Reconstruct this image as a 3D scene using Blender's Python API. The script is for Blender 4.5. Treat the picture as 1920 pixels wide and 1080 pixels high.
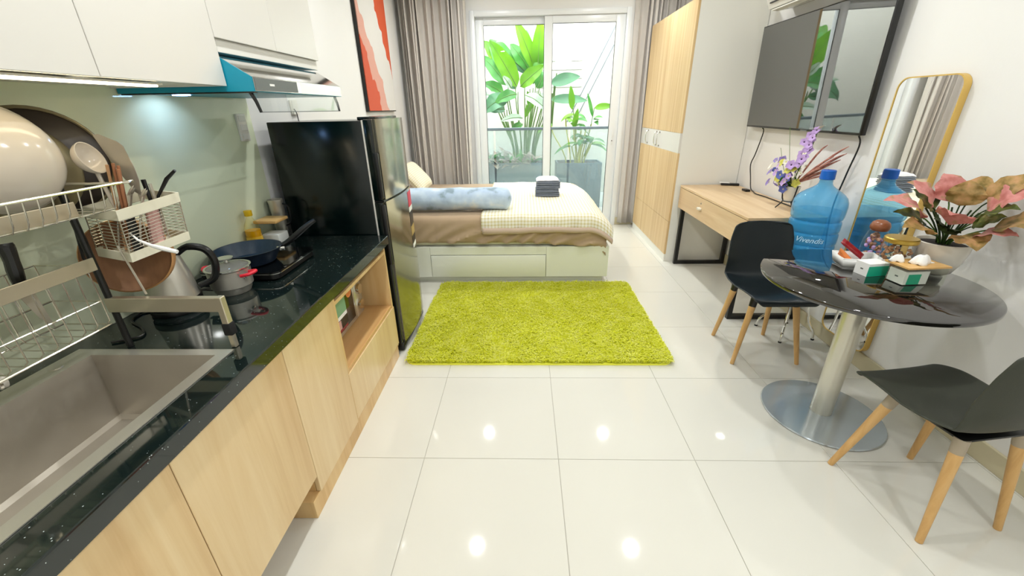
import bpy, bmesh, math, random
import numpy as np
from mathutils import Vector, Matrix, noise

for o in list(bpy.data.objects):
    bpy.data.objects.remove(o, do_unlink=True)
SC = bpy.context.scene
COL = SC.collection
PI = math.pi
random.seed(7)

# ------------------------------------------------------------------ camera
CAM_F = 767.9            # focal length in pixels of the 1920 wide frame
PITCH, YAW, ROLL = math.radians(23.678), math.radians(-1.920), math.radians(-1.013)
cam_data = bpy.data.cameras.new('camera')
cam_data.sensor_fit = 'HORIZONTAL'
cam_data.sensor_width = 36.0
cam_data.lens = CAM_F / 1920 * 36.0
cam_data.clip_start = 0.02
cam = bpy.data.objects.new('camera', cam_data)
COL.objects.link(cam)
_f = Vector((math.sin(YAW) * math.cos(PITCH), math.cos(YAW) * math.cos(PITCH), -math.sin(PITCH)))
_r = Vector((math.cos(YAW), -math.sin(YAW), 0))
_u = _r.cross(_f)
_r2 = _r * math.cos(ROLL) + _u * math.sin(ROLL)
_u2 = -_r * math.sin(ROLL) + _u * math.cos(ROLL)
cam.matrix_world = Matrix(((_r2.x, _u2.x, -_f.x, 0), (_r2.y, _u2.y, -_f.y, 0), (_r2.z, _u2.z, -_f.z, 1.4328), (0, 0, 0, 1)))
SC.camera = cam

# ------------------------------------------------------------------ world and exposure
SKY_STRENGTH = 7.5
LAMP_STRENGTH = 300.0
w = bpy.data.worlds.new('overcast_sky')
SC.world = w
w.use_nodes = True
_bg = w.node_tree.nodes['Background']
_bg.inputs[0].default_value = (0.93, 0.97, 1.0, 1)
_bg.inputs[1].default_value = SKY_STRENGTH
SC.view_settings.view_transform = 'Standard'
SC.view_settings.look = 'None'
SC.view_settings.exposure = 0.92
SC.view_settings.gamma = 1.0
SC.view_settings.use_curve_mapping = False
SC.cycles.max_bounces = 8
SC.cycles.diffuse_bounces = 4
SC.cycles.glossy_bounces = 4
SC.cycles.transparent_max_bounces = 16
SC.cycles.transmission_bounces = 8
SC.cycles.caustics_reflective = False
SC.cycles.caustics_refractive = False
SC.cycles.sample_clamp_indirect = 6.0
SC.cycles.use_denoising = True
SC.cycles.use_adaptive_sampling = True
SC.cycles.adaptive_threshold = 0.02

# ------------------------------------------------------------------ materials
def lin(h):
    h = h.lstrip('#')
    out = []
    for i in (0, 2, 4):
        c = int(h[i:i + 2], 16) / 255
        out.append(c / 12.92 if c <= 0.04045 else ((c + 0.055) / 1.055) ** 2.4)
    return (*out, 1.0)

MATS = {}
def new_mat(name):
    m = bpy.data.materials.new(name)
    m.use_nodes = True
    MATS[name] = m
    return m, m.node_tree, m.node_tree.nodes['Principled BSDF']

def mat(name, col, rough=0.5, metal=0.0, spec=0.5, emit=None, strength=0.0, vary=0.0, vscale=6.0, bump=0.0, bscale=40.0, coat=0.0, sheen=0.0, aniso=0.0, sss=0.0):
    m, nt, b = new_mat(name)
    c = lin(col) if isinstance(col, str) else (*col, 1.0)
    b.inputs['Base Color'].default_value = c
    b.inputs['Roughness'].default_value = rough
    b.inputs['Metallic'].default_value = metal
    b.inputs['Specular IOR Level'].default_value = spec
    if coat:
        b.inputs['Coat Weight'].default_value = coat
        b.inputs['Coat Roughness'].default_value = 0.05
    if sheen:
        b.inputs['Sheen Weight'].default_value = sheen
    if emit:
        b.inputs['Emission Color'].default_value = lin(emit)
        b.inputs['Emission Strength'].default_value = strength
    if vary or bump:
        tc = nt.nodes.new('ShaderNodeTexCoord')
    if vary:
        n = nt.nodes.new('ShaderNodeTexNoise')
        n.inputs['Scale'].default_value = vscale
        n.inputs['Detail'].default_value = 4
        nt.links.new(tc.outputs['Object'], n.inputs['Vector'])
        mix = nt.nodes.new('ShaderNodeMix'); mix.data_type = 'RGBA'
        mix.inputs[6].default_value = tuple(x * (1 - vary) for x in c[:3]) + (1,)
        mix.inputs[7].default_value = tuple(min(1, x * (1 + vary)) for x in c[:3]) + (1,)
        nt.links.new(n.outputs['Fac'], mix.inputs[0])
        nt.links.new(mix.outputs[2], b.inputs['Base Color'])
    if bump:
        n2 = nt.nodes.new('ShaderNodeTexNoise')
        n2.inputs['Scale'].default_value = bscale
        n2.inputs['Detail'].default_value = 3
        nt.links.new(tc.outputs['Object'], n2.inputs['Vector'])
        bp = nt.nodes.new('ShaderNodeBump')
        bp.inputs['Strength'].default_value = bump
        bp.inputs['Distance'].default_value = 0.01
        nt.links.new(n2.outputs['Fac'], bp.inputs['Height'])
        nt.links.new(bp.outputs['Normal'], b.inputs['Normal'])
    return m

def wood(name, cols, stretch=(1, 1, 0.08), scale=14.0, rough=0.38, spec=0.4, distort=0.6):
    m, nt, b = new_mat(name)
    tc = nt.nodes.new('ShaderNodeTexCoord')
    mp = nt.nodes.new('ShaderNodeMapping')
    mp.inputs['Scale'].default_value = stretch
    n = nt.nodes.new('ShaderNodeTexNoise')
    n.inputs['Scale'].default_value = scale
    n.inputs['Detail'].default_value = 6
    n.inputs['Roughness'].default_value = 0.62
    n.inputs['Distortion'].default_value = distort
    cr = nt.nodes.new('ShaderNodeValToRGB')
    cr.color_ramp.elements[0].position = 0.28
    cr.color_ramp.elements[1].position = 0.75
    cr.color_ramp.elements[0].color = lin(cols[0])
    cr.color_ramp.elements[1].color = lin(cols[-1])
    if len(cols) == 3:
        e = cr.color_ramp.elements.new(0.5); e.color = lin(cols[1])
    nt.links.new(tc.outputs['Object'], mp.inputs['Vector'])
    nt.links.new(mp.outputs['Vector'], n.inputs['Vector'])
    nt.links.new(n.outputs['Fac'], cr.inputs['Fac'])
    nt.links.new(cr.outputs['Color'], b.inputs['Base Color'])
    b.inputs['Roughness'].default_value = rough
    b.inputs['Specular IOR Level'].default_value = spec
    return m

def thin_glass(name, tint=(1, 1, 1), ior=1.45, rough=0.0, haze=0.0, haze_col=(1, 1, 1)):
    m = bpy.data.materials.new(name); m.use_nodes = True; MATS[name] = m
    nt = m.node_tree
    nt.nodes.remove(nt.nodes['Principled BSDF'])
    out = nt.nodes['Material Output']
    tr = nt.nodes.new('ShaderNodeBsdfTransparent'); tr.inputs[0].default_value = (*tint, 1)
    gl = nt.nodes.new('ShaderNodeBsdfGlossy'); gl.inputs['Roughness'].default_value = rough
    # Schlick reflectance from the facing angle, the same on both faces of a thin sheet
    lw = nt.nodes.new('ShaderNodeLayerWeight'); lw.inputs[0].default_value = 0.5
    pw = nt.nodes.new('ShaderNodeMath'); pw.operation = 'POWER'; pw.inputs[1].default_value = 4.0
    fr = nt.nodes.new('ShaderNodeMath'); fr.operation = 'MULTIPLY_ADD'
    f0 = ((ior - 1) / (ior + 1)) ** 2
    fr.inputs[1].default_value = (1 - f0) * .8; fr.inputs[2].default_value = f0
    nt.links.new(lw.outputs['Facing'], pw.inputs[0]); nt.links.new(pw.outputs[0], fr.inputs[0])
    mx = nt.nodes.new('ShaderNodeMixShader')
    nt.links.new(fr.outputs[0], mx.inputs[0])
    src = tr.outputs[0]
    if haze:
        df = nt.nodes.new('ShaderNodeBsdfDiffuse'); df.inputs[0].default_value = (*haze_col, 1)
        m2 = nt.nodes.new('ShaderNodeMixShader'); m2.inputs[0].default_value = haze
        nt.links.new(src, m2.inputs[1]); nt.links.new(df.outputs[0], m2.inputs[2])
        src = m2.outputs[0]
    nt.links.new(src, mx.inputs[1]); nt.links.new(gl.outputs[0], mx.inputs[2])
    nt.links.new(mx.outputs[0], out.inputs[0])
    return m

# ------------------------------------------------------------------ mesh collector
class M:
    def __init__(s):
        s.v = []; s.f = []; s.uv = None
    def add(s, vs, fs):
        k = len(s.v)
        s.v.extend([tuple(p) for p in vs])
        s.f.extend([tuple(i + k for i in f) for f in fs])
        return s
    def box(s, lo, hi, bev=0.0, seg=2, rot=None, piv=None):
        lo, hi = Vector(lo), Vector(hi)
        c, d = (lo + hi) / 2, hi - lo
        if bev <= 0:
            vs = [Vector((c.x + sx * d.x / 2, c.y + sy * d.y / 2, c.z + sz * d.z / 2)) for sx in (-1, 1) for sy in (-1, 1) for sz in (-1, 1)]
            fs = [(0, 1, 3, 2), (4, 6, 7, 5), (0, 4, 5, 1), (2, 3, 7, 6), (0, 2, 6, 4), (1, 5, 7, 3)]
        else:
            bm = bmesh.new()
            bmesh.ops.create_cube(bm, size=1.0)
            for v in bm.verts:
                v.co = Vector((v.co.x * d.x, v.co.y * d.y, v.co.z * d.z)) + c
            bmesh.ops.bevel(bm, geom=bm.edges[:], offset=min(bev, min(d) * 0.49), segments=seg, affect='EDGES', profile=0.5)
            bm.verts.index_update()
            vs = [v.co.copy() for v in bm.verts]
            fs = [tuple(v.index for v in f.verts) for f in bm.faces]
            bm.free()
        if rot is not None:
            p = Vector(piv) if piv is not None else c
            vs = [rot @ (v - p) + p for v in vs]
        return s.add(vs, fs)
    def tube(s, pts, r, n=8, closed=False, caps=True):
        pts = [Vector(p) for p in pts]
        N = len(pts)
        rs = r if isinstance(r, (list, tuple)) else [r] * N
        vs, fs = [], []
        prev = None
        for i, p in enumerate(pts):
            a = pts[(i - 1) % N] if (closed or i > 0) else p
            b = pts[(i + 1) % N] if (closed or i < N - 1) else p
            t = (b - a)
            t = t.normalized() if t.length > 1e-9 else Vector((0, 0, 1))
            if prev is None:
                ref = Vector((0, 0, 1)) if abs(t.z) < 0.9 else Vector((1, 0, 0))
                x = t.cross(ref).normalized()
            else:
                x = (prev - t * prev.dot(t))
                x = x.normalized() if x.length > 1e-6 else t.orthogonal().normalized()
            prev = x
            y = t.cross(x)
            for k in range(n):
                an = 2 * PI * k / n
                vs.append(p + (x * math.cos(an) + y * math.sin(an)) * rs[i])
        for i in range(N if closed else N - 1):
            j = (i + 1) % N
            for k in range(n):
                k2 = (k + 1) % n
                fs.append((i * n + k, i * n + k2, j * n + k2, j * n + k))
        if caps and not closed:
            fs.append(tuple(range(n - 1, -1, -1)))
            fs.append(tuple((N - 1) * n + k for k in range(n)))
        return s.add(vs, fs)
    def lathe(s, prof, c=(0, 0, 0), n=28, mtx=None, cap=True):
        vs, fs = [], []
        P = len(prof)
        for r, z in prof:
            for k in range(n):
                a = 2 * PI * k / n
                v = Vector((r * math.cos(a), r * math.sin(a), z))
                if mtx is not None: v = mtx @ v
                vs.append(v + Vector(c))
        for i in range(P - 1):
            for k in range(n):
                k2 = (k + 1) % n
                fs.append((i * n + k, i * n + k2, (i + 1) * n + k2, (i + 1) * n + k))
        if cap:
            if prof[0][0] > 1e-5: fs.append(tuple(range(n - 1, -1, -1)))
            if prof[-1][0] > 1e-5: fs.append(tuple((P - 1) * n + k for k in range(n)))
        return s.add(vs, fs)
    def prism(s, poly, a, b, axis='z'):
        n = len(poly)
        def P(q, h):
            if axis == 'z': return (q[0], q[1], h)
            if axis == 'y': return (q[0], h, q[1])
            return (h, q[0], q[1])
        vs = [P(q, a) for q in poly] + [P(q, b) for q in poly]
        fs = [tuple(range(n - 1, -1, -1)), tuple(range(n, 2 * n))]
        for i in range(n):
            j = (i + 1) % n
            fs.append((i, j, n + j, n + i))
        return s.add(vs, fs)
    def grid(s, fn, nu, nv, wrap=False, uvs=None):
        vs, fs = [], []
        for j in range(nv + 1):
            for i in range(nu if wrap else nu + 1):
                vs.append(fn(i / nu, j / nv))
        W = nu if wrap else nu + 1
        for j in range(nv):
            for i in range(nu):
                i2 = (i + 1) % W
                fs.append((j * W + i, j * W + i2, (j + 1) * W + i2, (j + 1) * W + i))
        if uvs:
            if s.uv is None: s.uv = {}
            for j in range(nv + 1):
                for i in range(W):
                    s.uv[len(s.v) + j * W + i] = uvs(i / nu, j / nv)
        return s.add(vs, fs)

ORG = {}
def finish(me, angle):
    me.polygons.foreach_set('use_smooth', [True] * len(me.polygons))
    me.set_sharp_from_angle(angle=math.radians(angle))

def obj(name, m, material, parent=None, angle=35, local=False, label=None, flat=False):
    vs = m.v
    if parent is not None:
        o0 = Vector((0, 0, 0)) if local else ORG.get(parent.name, Vector((0, 0, 0)))
        loc = Vector((0, 0, 0)); key = o0
    else:
        a = np.array(vs)
        o0 = Vector(((a[:, 0].min() + a[:, 0].max()) / 2, (a[:, 1].min() + a[:, 1].max()) / 2, a[:, 2].min()))
        loc = o0; key = o0
    me = bpy.data.meshes.new(name)
    me.from_pydata([(p[0] - o0.x, p[1] - o0.y, p[2] - o0.z) for p in vs], [], m.f)
    bm = bmesh.new(); bm.from_mesh(me)
    bmesh.ops.recalc_face_normals(bm, faces=bm.faces)
    bm.to_mesh(me); bm.free()
    if m.uv:
        ul = me.uv_layers.new(name='UVMap')
        for lp in me.loops:
            ul.data[lp.index].uv = m.uv.get(lp.vertex_index, (0, 0))
    if not flat:
        finish(me, angle)
    o = bpy.data.objects.new(name, me)
    COL.objects.link(o)
    o.location = loc
    if parent is not None: o.parent = parent
    ORG[o.name] = key
    if material is not None:
        me.materials.append(MATS[material])
    if label: o['label'] = label
    return o

def thing(name, label, cat, loc=(0, 0, 0), group=None, rotz=0.0):
    o = bpy.data.objects.new(name, None)
    COL.objects.link(o)
    o.location = loc
    o.rotation_euler = (0, 0, rotz)
    o.empty_display_size = 0.1
    o['label'] = label; o['category'] = cat
    if group: o['group'] = group
    ORG[o.name] = Vector(loc)
    return o

def tag(o, label, cat, group=None):
    o['label'] = label; o['category'] = cat
    if group: o['group'] = group
    return o

def struct(name, m, material, label=None, flat=False):
    o = obj(name, m, material, flat=flat)
    o['kind'] = 'structure'
    if label: o['label'] = label
    return o

def solid(o, t, off=0.0):
    md = o.modifiers.new('thickness', 'SOLIDIFY'); md.thickness = t; md.offset = off
    return o

def bez(p0, p1, p2, p3, n=12):
    out = []
    for i in range(n + 1):
        t = i / n; a = 1 - t
        out.append(Vector(p0) * a ** 3 + Vector(p1) * 3 * a * a * t + Vector(p2) * 3 * a * t * t + Vector(p3) * t ** 3)
    return out

def catmull(pts, k=6):
    pts = [Vector(p) for p in pts]
    out = []
    for i in range(len(pts) - 1):
        p0 = pts[max(i - 1, 0)]; p1 = pts[i]; p2 = pts[i + 1]; p3 = pts[min(i + 2, len(pts) - 1)]
        for q in range(k):
            t = q / k
            out.append(0.5 * ((2 * p1) + (p2 - p0) * t + (2 * p0 - 5 * p1 + 4 * p2 - p3) * t * t + (3 * p1 - p0 - 3 * p2 + p3) * t ** 3))
    out.append(pts[-1])
    return out

def aim(d):
    """rotation matrix whose +z points along d"""
    return Vector(d).normalized().to_track_quat('Z', 'Y').to_matrix()

# plain materials
mat('wall_paint', '#efeeec', 0.6, spec=0.25, bump=0.03, bscale=90)
mat('ceiling_paint', '#f4f3f0', 0.7, spec=0.2)
mat('tile', '#dcdad0', 0.045, spec=0.55, vary=0.035, vscale=2.2)
mat('grout', '#b3aea2', 0.8)
mat('skirting', '#cfc6a6', 0.12, vary=0.06, vscale=5)
mat('white_lacquer', '#dfdcd5', 0.22, spec=0.5)
mat('white_matte', '#eceae2', 0.5)
mat('upvc', '#e9ecee', 0.3)
mat('black_metal', '#101110', 0.4)
mat('black_plastic', '#0c0d0d', 0.32)
mat('chair_black', '#101a1e', 0.38, spec=0.5, bump=0.05, bscale=300)
mat('chair_dark', '#34372d', 0.5, spec=0.45, bump=0.06, bscale=300)
mat('chrome', '#e6e6e2', 0.12, metal=1.0)
mat('steel', '#cdc9be', 0.32, metal=0.75, bump=0.03, bscale=60)
mat('sink_steel', '#c2baac', 0.42, metal=0.6, vary=0.10, vscale=9, bump=0.06, bscale=30)
mat('brushed_column', '#d8d5c8', 0.3, metal=0.6)
mat('base_plate', '#b6bfc4', 0.14, metal=0.45)
mat('mirror_glass', '#f4f5f4', 0.0, metal=1.0)
mat('gold_frame', '#dcb866', 0.35, metal=0.4)
mat('fridge_black', '#04100f', 0.17, spec=0.5)
mat('fridge_door', '#a9a592', 0.13, metal=0.9)
mat('tv_screen', '#1c1e1d', 0.02, spec=1.0)
MATS['tv_screen'].node_tree.nodes['Principled BSDF'].inputs['IOR'].default_value = 2.0
mat('hood_teal', '#0c98b4', 0.35)
mat('hood_steel', '#d2d2d0', 0.06, metal=1.0)
mat('curtain_fabric', '#cdc7c0', 0.85, spec=0.1, sheen=0.2)
mat('curtain_back', '#cfc9c3', 0.85, spec=0.1)
mat('sheet_tan', '#b39b7e', 0.75, spec=0.2, sheen=0.2)
mat('sheet_rose', '#c9b3a2', 0.75, spec=0.2)
mat('bed_cream', '#dcd8bf', 0.45)
mat('bed_white', '#e6e8dc', 0.35)
mat('towel_grey', '#868d99', 0.95, spec=0.1, vary=0.1, vscale=80, bump=0.4, bscale=260)
mat('towel_white', '#e9eaf0', 0.95, spec=0.1, bump=0.4, bscale=220)
mat('ceramic_cream', '#e9e3d6', 0.22)
mat('soil', '#1d1410', 0.9, bump=0.8, bscale=60)
mat('cap_blue', '#0b62c4', 0.35)
mat('red_silicone', '#e32a3c', 0.4)
mat('pan_blue', '#1c2a3c', 0.38, vary=0.5, vscale=160)
mat('pan_inner', '#22384c', 0.4, vary=0.2, vscale=80)
mat('rack_wire', '#d9d5c6', 0.2, metal=0.9)
mat('rack_flat', '#c9c0ab', 0.3, metal=0.75)
mat('caddy_cream', '#e8e3cc', 0.4)
mat('bowl_white', '#ddd3c4', 0.15, spec=0.6)
mat('utensil_steel', '#c4beb0', 0.3, metal=0.6)
mat('pan_dark', '#2a211b', 0.4)
mat('lid_olive', '#7c7358', 0.35, metal=0.5)
mat('pink_plastic', '#d9a9a0', 0.5)
mat('chopstick', '#a8714f', 0.5)
mat('chopstick_light', '#c79a70', 0.5)
mat('stove_glass', '#070909', 0.06, spec=0.6)
mat('cylinder_grey', '#b9bcb2', 0.25, metal=0.3)
mat('planter_grey', '#59646a', 0.7)
mat('outside_wall', '#bdbab0', 0.8)
mat('balcony_floor', '#9fa19d', 0.6)
mat('switch_white', '#eeeae0', 0.3)
mat('stem_green', '#4c7024', 0.5)
mat('gold_lid', '#c9a94d', 0.3, metal=0.6)
mat('almond', '#b98a63', 0.6, vary=0.15)
mat('brown_ball', '#8f5535', 0.3)
mat('teal_print', '#19b38e', 0.4)
mat('paper_white', '#f7f7f4', 0.7)
mat('orange_pack', '#e98a4c', 0.4, vary=0.2, vscale=60)
mat('choc_red', '#8f1e26', 0.25, vary=0.5, vscale=70)
mat('label_yellow', '#f2c33a', 0.4)
mat('cap_yellow', '#f4c61a', 0.4)
mat('stem_yellow', '#b8b23c', 0.5)
mat('sticker_green', '#7fae86', 0.4)
mat('oil', '#e8ac12', 0.15)
mat('rubber', '#0d0d0d', 0.8)
mat('knob_white', '#f1ece0', 0.2)
mat('grey_mark', '#6d7270', 0.6)
mat('leaf_gold', '#b79a5b', 0.6)
mat('strip_fill_glow', '#fff3d8', 0.4, emit='#ffedc8', strength=3.2)
mat('led_blue', '#bcd7ff', 0.3, emit='#9cc4ff', strength=14.0)
wood('oak_front', ['#c9a472', '#dcbf8f', '#e8d1a6'], (1, 1, 0.06), 9.0, 0.3)
wood('oak_panel', ['#c59a5e', '#d9b47c', '#e6c892'], (1, 1, 0.05), 10.0, 0.32)
wood('oak_shelf', ['#bd8d54', '#cda068', '#d9b27c'], (1, 0.06, 1), 10.0, 0.3)
wood('desk_oak', ['#d3b084', '#dfc096', '#ead0aa'], (1, 0.06, 1), 16.0, 0.35)
wood('wardrobe_oak', ['#c9a473', '#d9ba89', '#e6cda3'], (1, 1, 0.03), 22.0, 0.38, distort=0.2)
wood('beech_leg', ['#c2955a', '#d3a86c', '#dfb982'], (1, 1, 0.1), 30.0, 0.4)
wood('cutting_wood', ['#6f4a30', '#8d6240', '#a5774f'], (1, 0.4, 0.2), 9.0, 0.5)
mat('wood_rim', '#cf9a62', 0.5)
wood('bamboo', ['#d3a35e', '#deb270', '#e6c083'], (0.1, 1, 1), 30.0, 0.4)
thin_glass('window_glass', (0.97, 0.99, 0.98), 1.45)
thin_glass('rail_glass', (0.90, 0.95, 0.95), 1.45, haze=0.12, haze_col=(0.70, 0.80, 0.82))
thin_glass('visor_glass', (0.93, 0.95, 0.95), 1.45)
thin_glass('jar_glass', (0.96, 0.97, 0.96), 1.35)
thin_glass('acrylic', (0.93, 0.95, 0.90), 1.3)
thin_glass('lid_glass', (0.9, 0.93, 0.9), 1.4, haze=0.1)
thin_glass('bottle_blue', (0.66, 0.90, 1.0), 1.33, rough=0.03, haze=0.30, haze_col=(0.06, 0.52, 1.0))
thin_glass('water_blue', (0.80, 0.94, 1.0), 1.15, rough=0.02, haze=0.10, haze_col=(0.10, 0.55, 1.0))
thin_glass('bottle_oil', (0.98, 0.95, 0.8), 1.35)

# dark table glass: nearly black mirror-like top
mat('table_glass', '#12100e', 0.02, spec=1.0, coat=0.6)

# polished black granite with sparkling flecks
def granite():
    m, nt, b = new_mat('granite')
    tc = nt.nodes.new('ShaderNodeTexCoord')
    vo = nt.nodes.new('ShaderNodeTexVoronoi'); vo.inputs['Scale'].default_value = 130
    lt = nt.nodes.new('ShaderNodeMath'); lt.operation = 'LESS_THAN'; lt.inputs[1].default_value = 0.16
    no = nt.nodes.new('ShaderNodeTexNoise'); no.inputs['Scale'].default_value = 55
    gt = nt.nodes.new('ShaderNodeMath'); gt.operation = 'GREATER_THAN'; gt.inputs[1].default_value = 0.60
    mu = nt.nodes.new('ShaderNodeMath'); mu.operation = 'MULTIPLY'
    mx = nt.nodes.new('ShaderNodeMix'); mx.data_type = 'RGBA'
    mx.inputs[6].default_value = (0.006, 0.012, 0.011, 1); mx.inputs[7].default_value = (0.45, 0.5, 0.5, 1)
    for t in (vo, no): nt.links.new(tc.outputs['Object'], t.inputs['Vector'])
    nt.links.new(vo.outputs['Distance'], lt.inputs[0]); nt.links.new(no.outputs['Fac'], gt.inputs[0])
    nt.links.new(lt.outputs[0], mu.inputs[0]); nt.links.new(gt.outputs[0], mu.inputs[1])
    nt.links.new(mu.outputs[0], mx.inputs[0]); nt.links.new(mx.outputs[2], b.inputs['Base Color'])
    b.inputs['Roughness'].default_value = 0.05
    b.inputs['Specular IOR Level'].default_value = 0.75
granite()

# pale green glass backsplash: coloured on its back, clear gloss on its face
mat('backsplash_glass', '#e4ebcd', 0.04, spec=0.5)

def ramp_mat(name, vec_scale, stops, noise_scale, mode='LINEAR', detail=3, rough=0.6, combo=None, sheen=0.0, spec=0.3, translucent=0.0):
    """colour bands over an optional linear combination of object coordinates, disturbed by noise"""
    m, nt, b = new_mat(name)
    tc = nt.nodes.new('ShaderNodeTexCoord')
    n = nt.nodes.new('ShaderNodeTexNoise'); n.inputs['Scale'].default_value = noise_scale; n.inputs['Detail'].default_value = detail
    nt.links.new(tc.outputs['Object'], n.inputs['Vector'])
    src = n.outputs['Fac']
    if combo:
        dp = nt.nodes.new('ShaderNodeVectorMath'); dp.operation = 'DOT_PRODUCT'; dp.inputs[1].default_value = combo[:3]
        nt.links.new(tc.outputs['Object'], dp.inputs[0])
        ma = nt.nodes.new('ShaderNodeMath'); ma.operation = 'MULTIPLY_ADD'; ma.inputs[1].default_value = combo[3]
        nt.links.new(src, ma.inputs[0]); nt.links.new(dp.outputs['Value'], ma.inputs[2])
        src = ma.outputs[0]
    cr = nt.nodes.new('ShaderNodeValToRGB'); cr.color_ramp.interpolation = mode
    els = cr.color_ramp.elements
    els[0].position = stops[0][0]; els[0].color = lin(stops[0][1])
    els[1].position = stops[1][0]; els[1].color = lin(stops[1][1])
    for p, c in stops[2:]:
        e = els.new(p); e.color = lin(c)
    nt.links.new(src, cr.inputs['Fac'])
    nt.links.new(cr.outputs['Color'], b.inputs['Base Color'])
    b.inputs['Roughness'].default_value = rough
    b.inputs['Specular IOR Level'].default_value = spec
    if sheen: b.inputs['Sheen Weight'].default_value = sheen
    if translucent:
        tl = nt.nodes.new('ShaderNodeBsdfTranslucent'); nt.links.new(cr.outputs['Color'], tl.inputs[0])
        ms = nt.nodes.new('ShaderNodeMixShader'); ms.inputs[0].default_value = translucent
        nt.links.new(b.outputs[0], ms.inputs[1]); nt.links.new(tl.outputs[0], ms.inputs[2])
        nt.links.new(ms.outputs[0], nt.nodes['Material Output'].inputs[0])
    return m
def yarn():
    m, nt, b = new_mat('pile_yarn')
    at = nt.nodes.new('ShaderNodeAttribute'); at.attribute_name = 'strand'
    cr = nt.nodes.new('ShaderNodeValToRGB')
    cr.color_ramp.elements[0].color = lin('#e4e628'); cr.color_ramp.elements[1].color = lin('#fdfda8')
    e = cr.color_ramp.elements.new(0.55); e.color = lin('#f6f868')
    nt.links.new(at.outputs['Fac'], cr.inputs['Fac']); nt.links.new(cr.outputs['Color'], b.inputs['Base Color'])
    b.inputs['Roughness'].default_value = 0.9; b.inputs['Specular IOR Level'].default_value = 0.05
    tl = nt.nodes.new('ShaderNodeBsdfTranslucent'); nt.links.new(cr.outputs['Color'], tl.inputs[0])
    ms = nt.nodes.new('ShaderNodeMixShader'); ms.inputs[0].default_value = 0.5
    nt.links.new(b.outputs[0], ms.inputs[1]); nt.links.new(tl.outputs[0], ms.inputs[2])
    nt.links.new(ms.outputs[0], nt.nodes['Material Output'].inputs[0])
yarn()
mat('rug_back', '#f0f250', 0.9)
ramp_mat('leaf_bright', None, [(0.3, '#447f12'), (0.6, '#669a17'), (0.8, '#8fac1e')], 3.0, rough=0.35, translucent=0.45)
ramp_mat('leaf_mid', None, [(0.3, '#2c6a28'), (0.6, '#458a36'), (0.8, '#6ea54e')], 4.0, rough=0.3, translucent=0.35)
ramp_mat('leaf_deep', None, [(0.3, '#345f42'), (0.6, '#4c7d58'), (0.8, '#7ea080')], 4.0, rough=0.3, translucent=0.3)
ramp_mat('leaf_pale', None, [(0.3, '#8fa58e'), (0.6, '#aebdae'), (0.8, '#c4cec4')], 4.0, rough=0.3, translucent=0.3)
ramp_mat('leaf_pink', None, [(0.35, '#bf7068'), (0.55, '#d9928c'), (0.68, '#b5906a')], 22.0, rough=0.4, translucent=0.2)
ramp_mat('leaf_tan', None, [(0.35, '#7d6a35'), (0.5, '#ad8d56'), (0.65, '#c79a6c')], 26.0, rough=0.45, translucent=0.2)
ramp_mat('leaf_olive', None, [(0.35, '#33421a'), (0.55, '#67702e'), (0.7, '#a08f52')], 24.0, rough=0.4, translucent=0.15)
ramp_mat('leaf_dark', None, [(0.35, '#1c2b12'), (0.6, '#2f431c')], 20.0, rough=0.4)
ramp_mat('bolster_print', None, [(0.34, '#8ea2ae'), (0.42, '#b4c8de'), (0.6, '#cbdcec'), (0.7, '#e4eaec')], 7.0, rough=0.8, detail=6)
ramp_mat('dried_pink', None, [(0.4, '#a4685e'), (0.6, '#c58d80')], 40.0, rough=0.7)
ramp_mat('candy_mix', None, [(0.3, '#9a6b52'), (0.45, '#cfa489'), (0.55, '#8d5d86'), (0.65, '#d9b8a0')], 18.0, 'CONSTANT', rough=0.25)
ramp_mat('dry_plant', None, [(0.35, '#6f5f56'), (0.55, '#93857a'), (0.7, '#87917a')], 20.0, rough=0.8)

# gingham weave for the blanket and the pillow (uses the cloth's own UV lengths in metres)
def gingham(name, base, line, pitch):
    m, nt, b = new_mat(name)
    uv = nt.nodes.new('ShaderNodeUVMap')
    sp = nt.nodes.new('ShaderNodeSeparateXYZ'); nt.links.new(uv.outputs[0], sp.inputs[0])
    outs = []
    for ax in ('X', 'Y'):
        mu = nt.nodes.new('ShaderNodeMath'); mu.operation = 'MULTIPLY'; mu.inputs[1].default_value = 1 / pitch
        fr = nt.nodes.new('ShaderNodeMath'); fr.operation = 'FRACT'
        lt = nt.nodes.new('ShaderNodeMath'); lt.operation = 'LESS_THAN'; lt.inputs[1].default_value = 0.42
        nt.links.new(sp.outputs[ax], mu.inputs[0]); nt.links.new(mu.outputs[0], fr.inputs[0]); nt.links.new(fr.outputs[0], lt.inputs[0])
        outs.append(lt)
    ad = nt.nodes.new('ShaderNodeMath'); ad.operation = 'ADD'
    nt.links.new(outs[0].outputs[0], ad.inputs[0]); nt.links.new(outs[1].outputs[0], ad.inputs[1])
    hf = nt.nodes.new('ShaderNodeMath'); hf.operation = 'MULTIPLY'; hf.inputs[1].default_value = 0.5
    nt.links.new(ad.outputs[0], hf.inputs[0])
    mx = nt.nodes.new('ShaderNodeMix'); mx.data_type = 'RGBA'
    mx.inputs[6].default_value = lin(base); mx.inputs[7].default_value = lin(line)
    nt.links.new(hf.outputs[0], mx.inputs[0]); nt.links.new(mx.outputs[2], b.inputs['Base Color'])
    b.inputs['Roughness'].default_value = 0.85
gingham('blanket_check', '#f3f0e6', '#d6cb98', 0.028)
gingham('pillow_check', '#f1ecda', '#d8cda3', 0.022)

# abstract painting: broad wavy bands of terracotta, rose and white
ramp_mat('painting_print', None, [(0.0, '#cf5f45'), (0.065, '#d9a596'), (0.19, '#dcd9d4'), (0.46, '#cf5a38')], 5.5, 'CONSTANT', detail=2, rough=0.7,
         combo=(0, 0.61, 0.386, 0.16))

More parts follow.
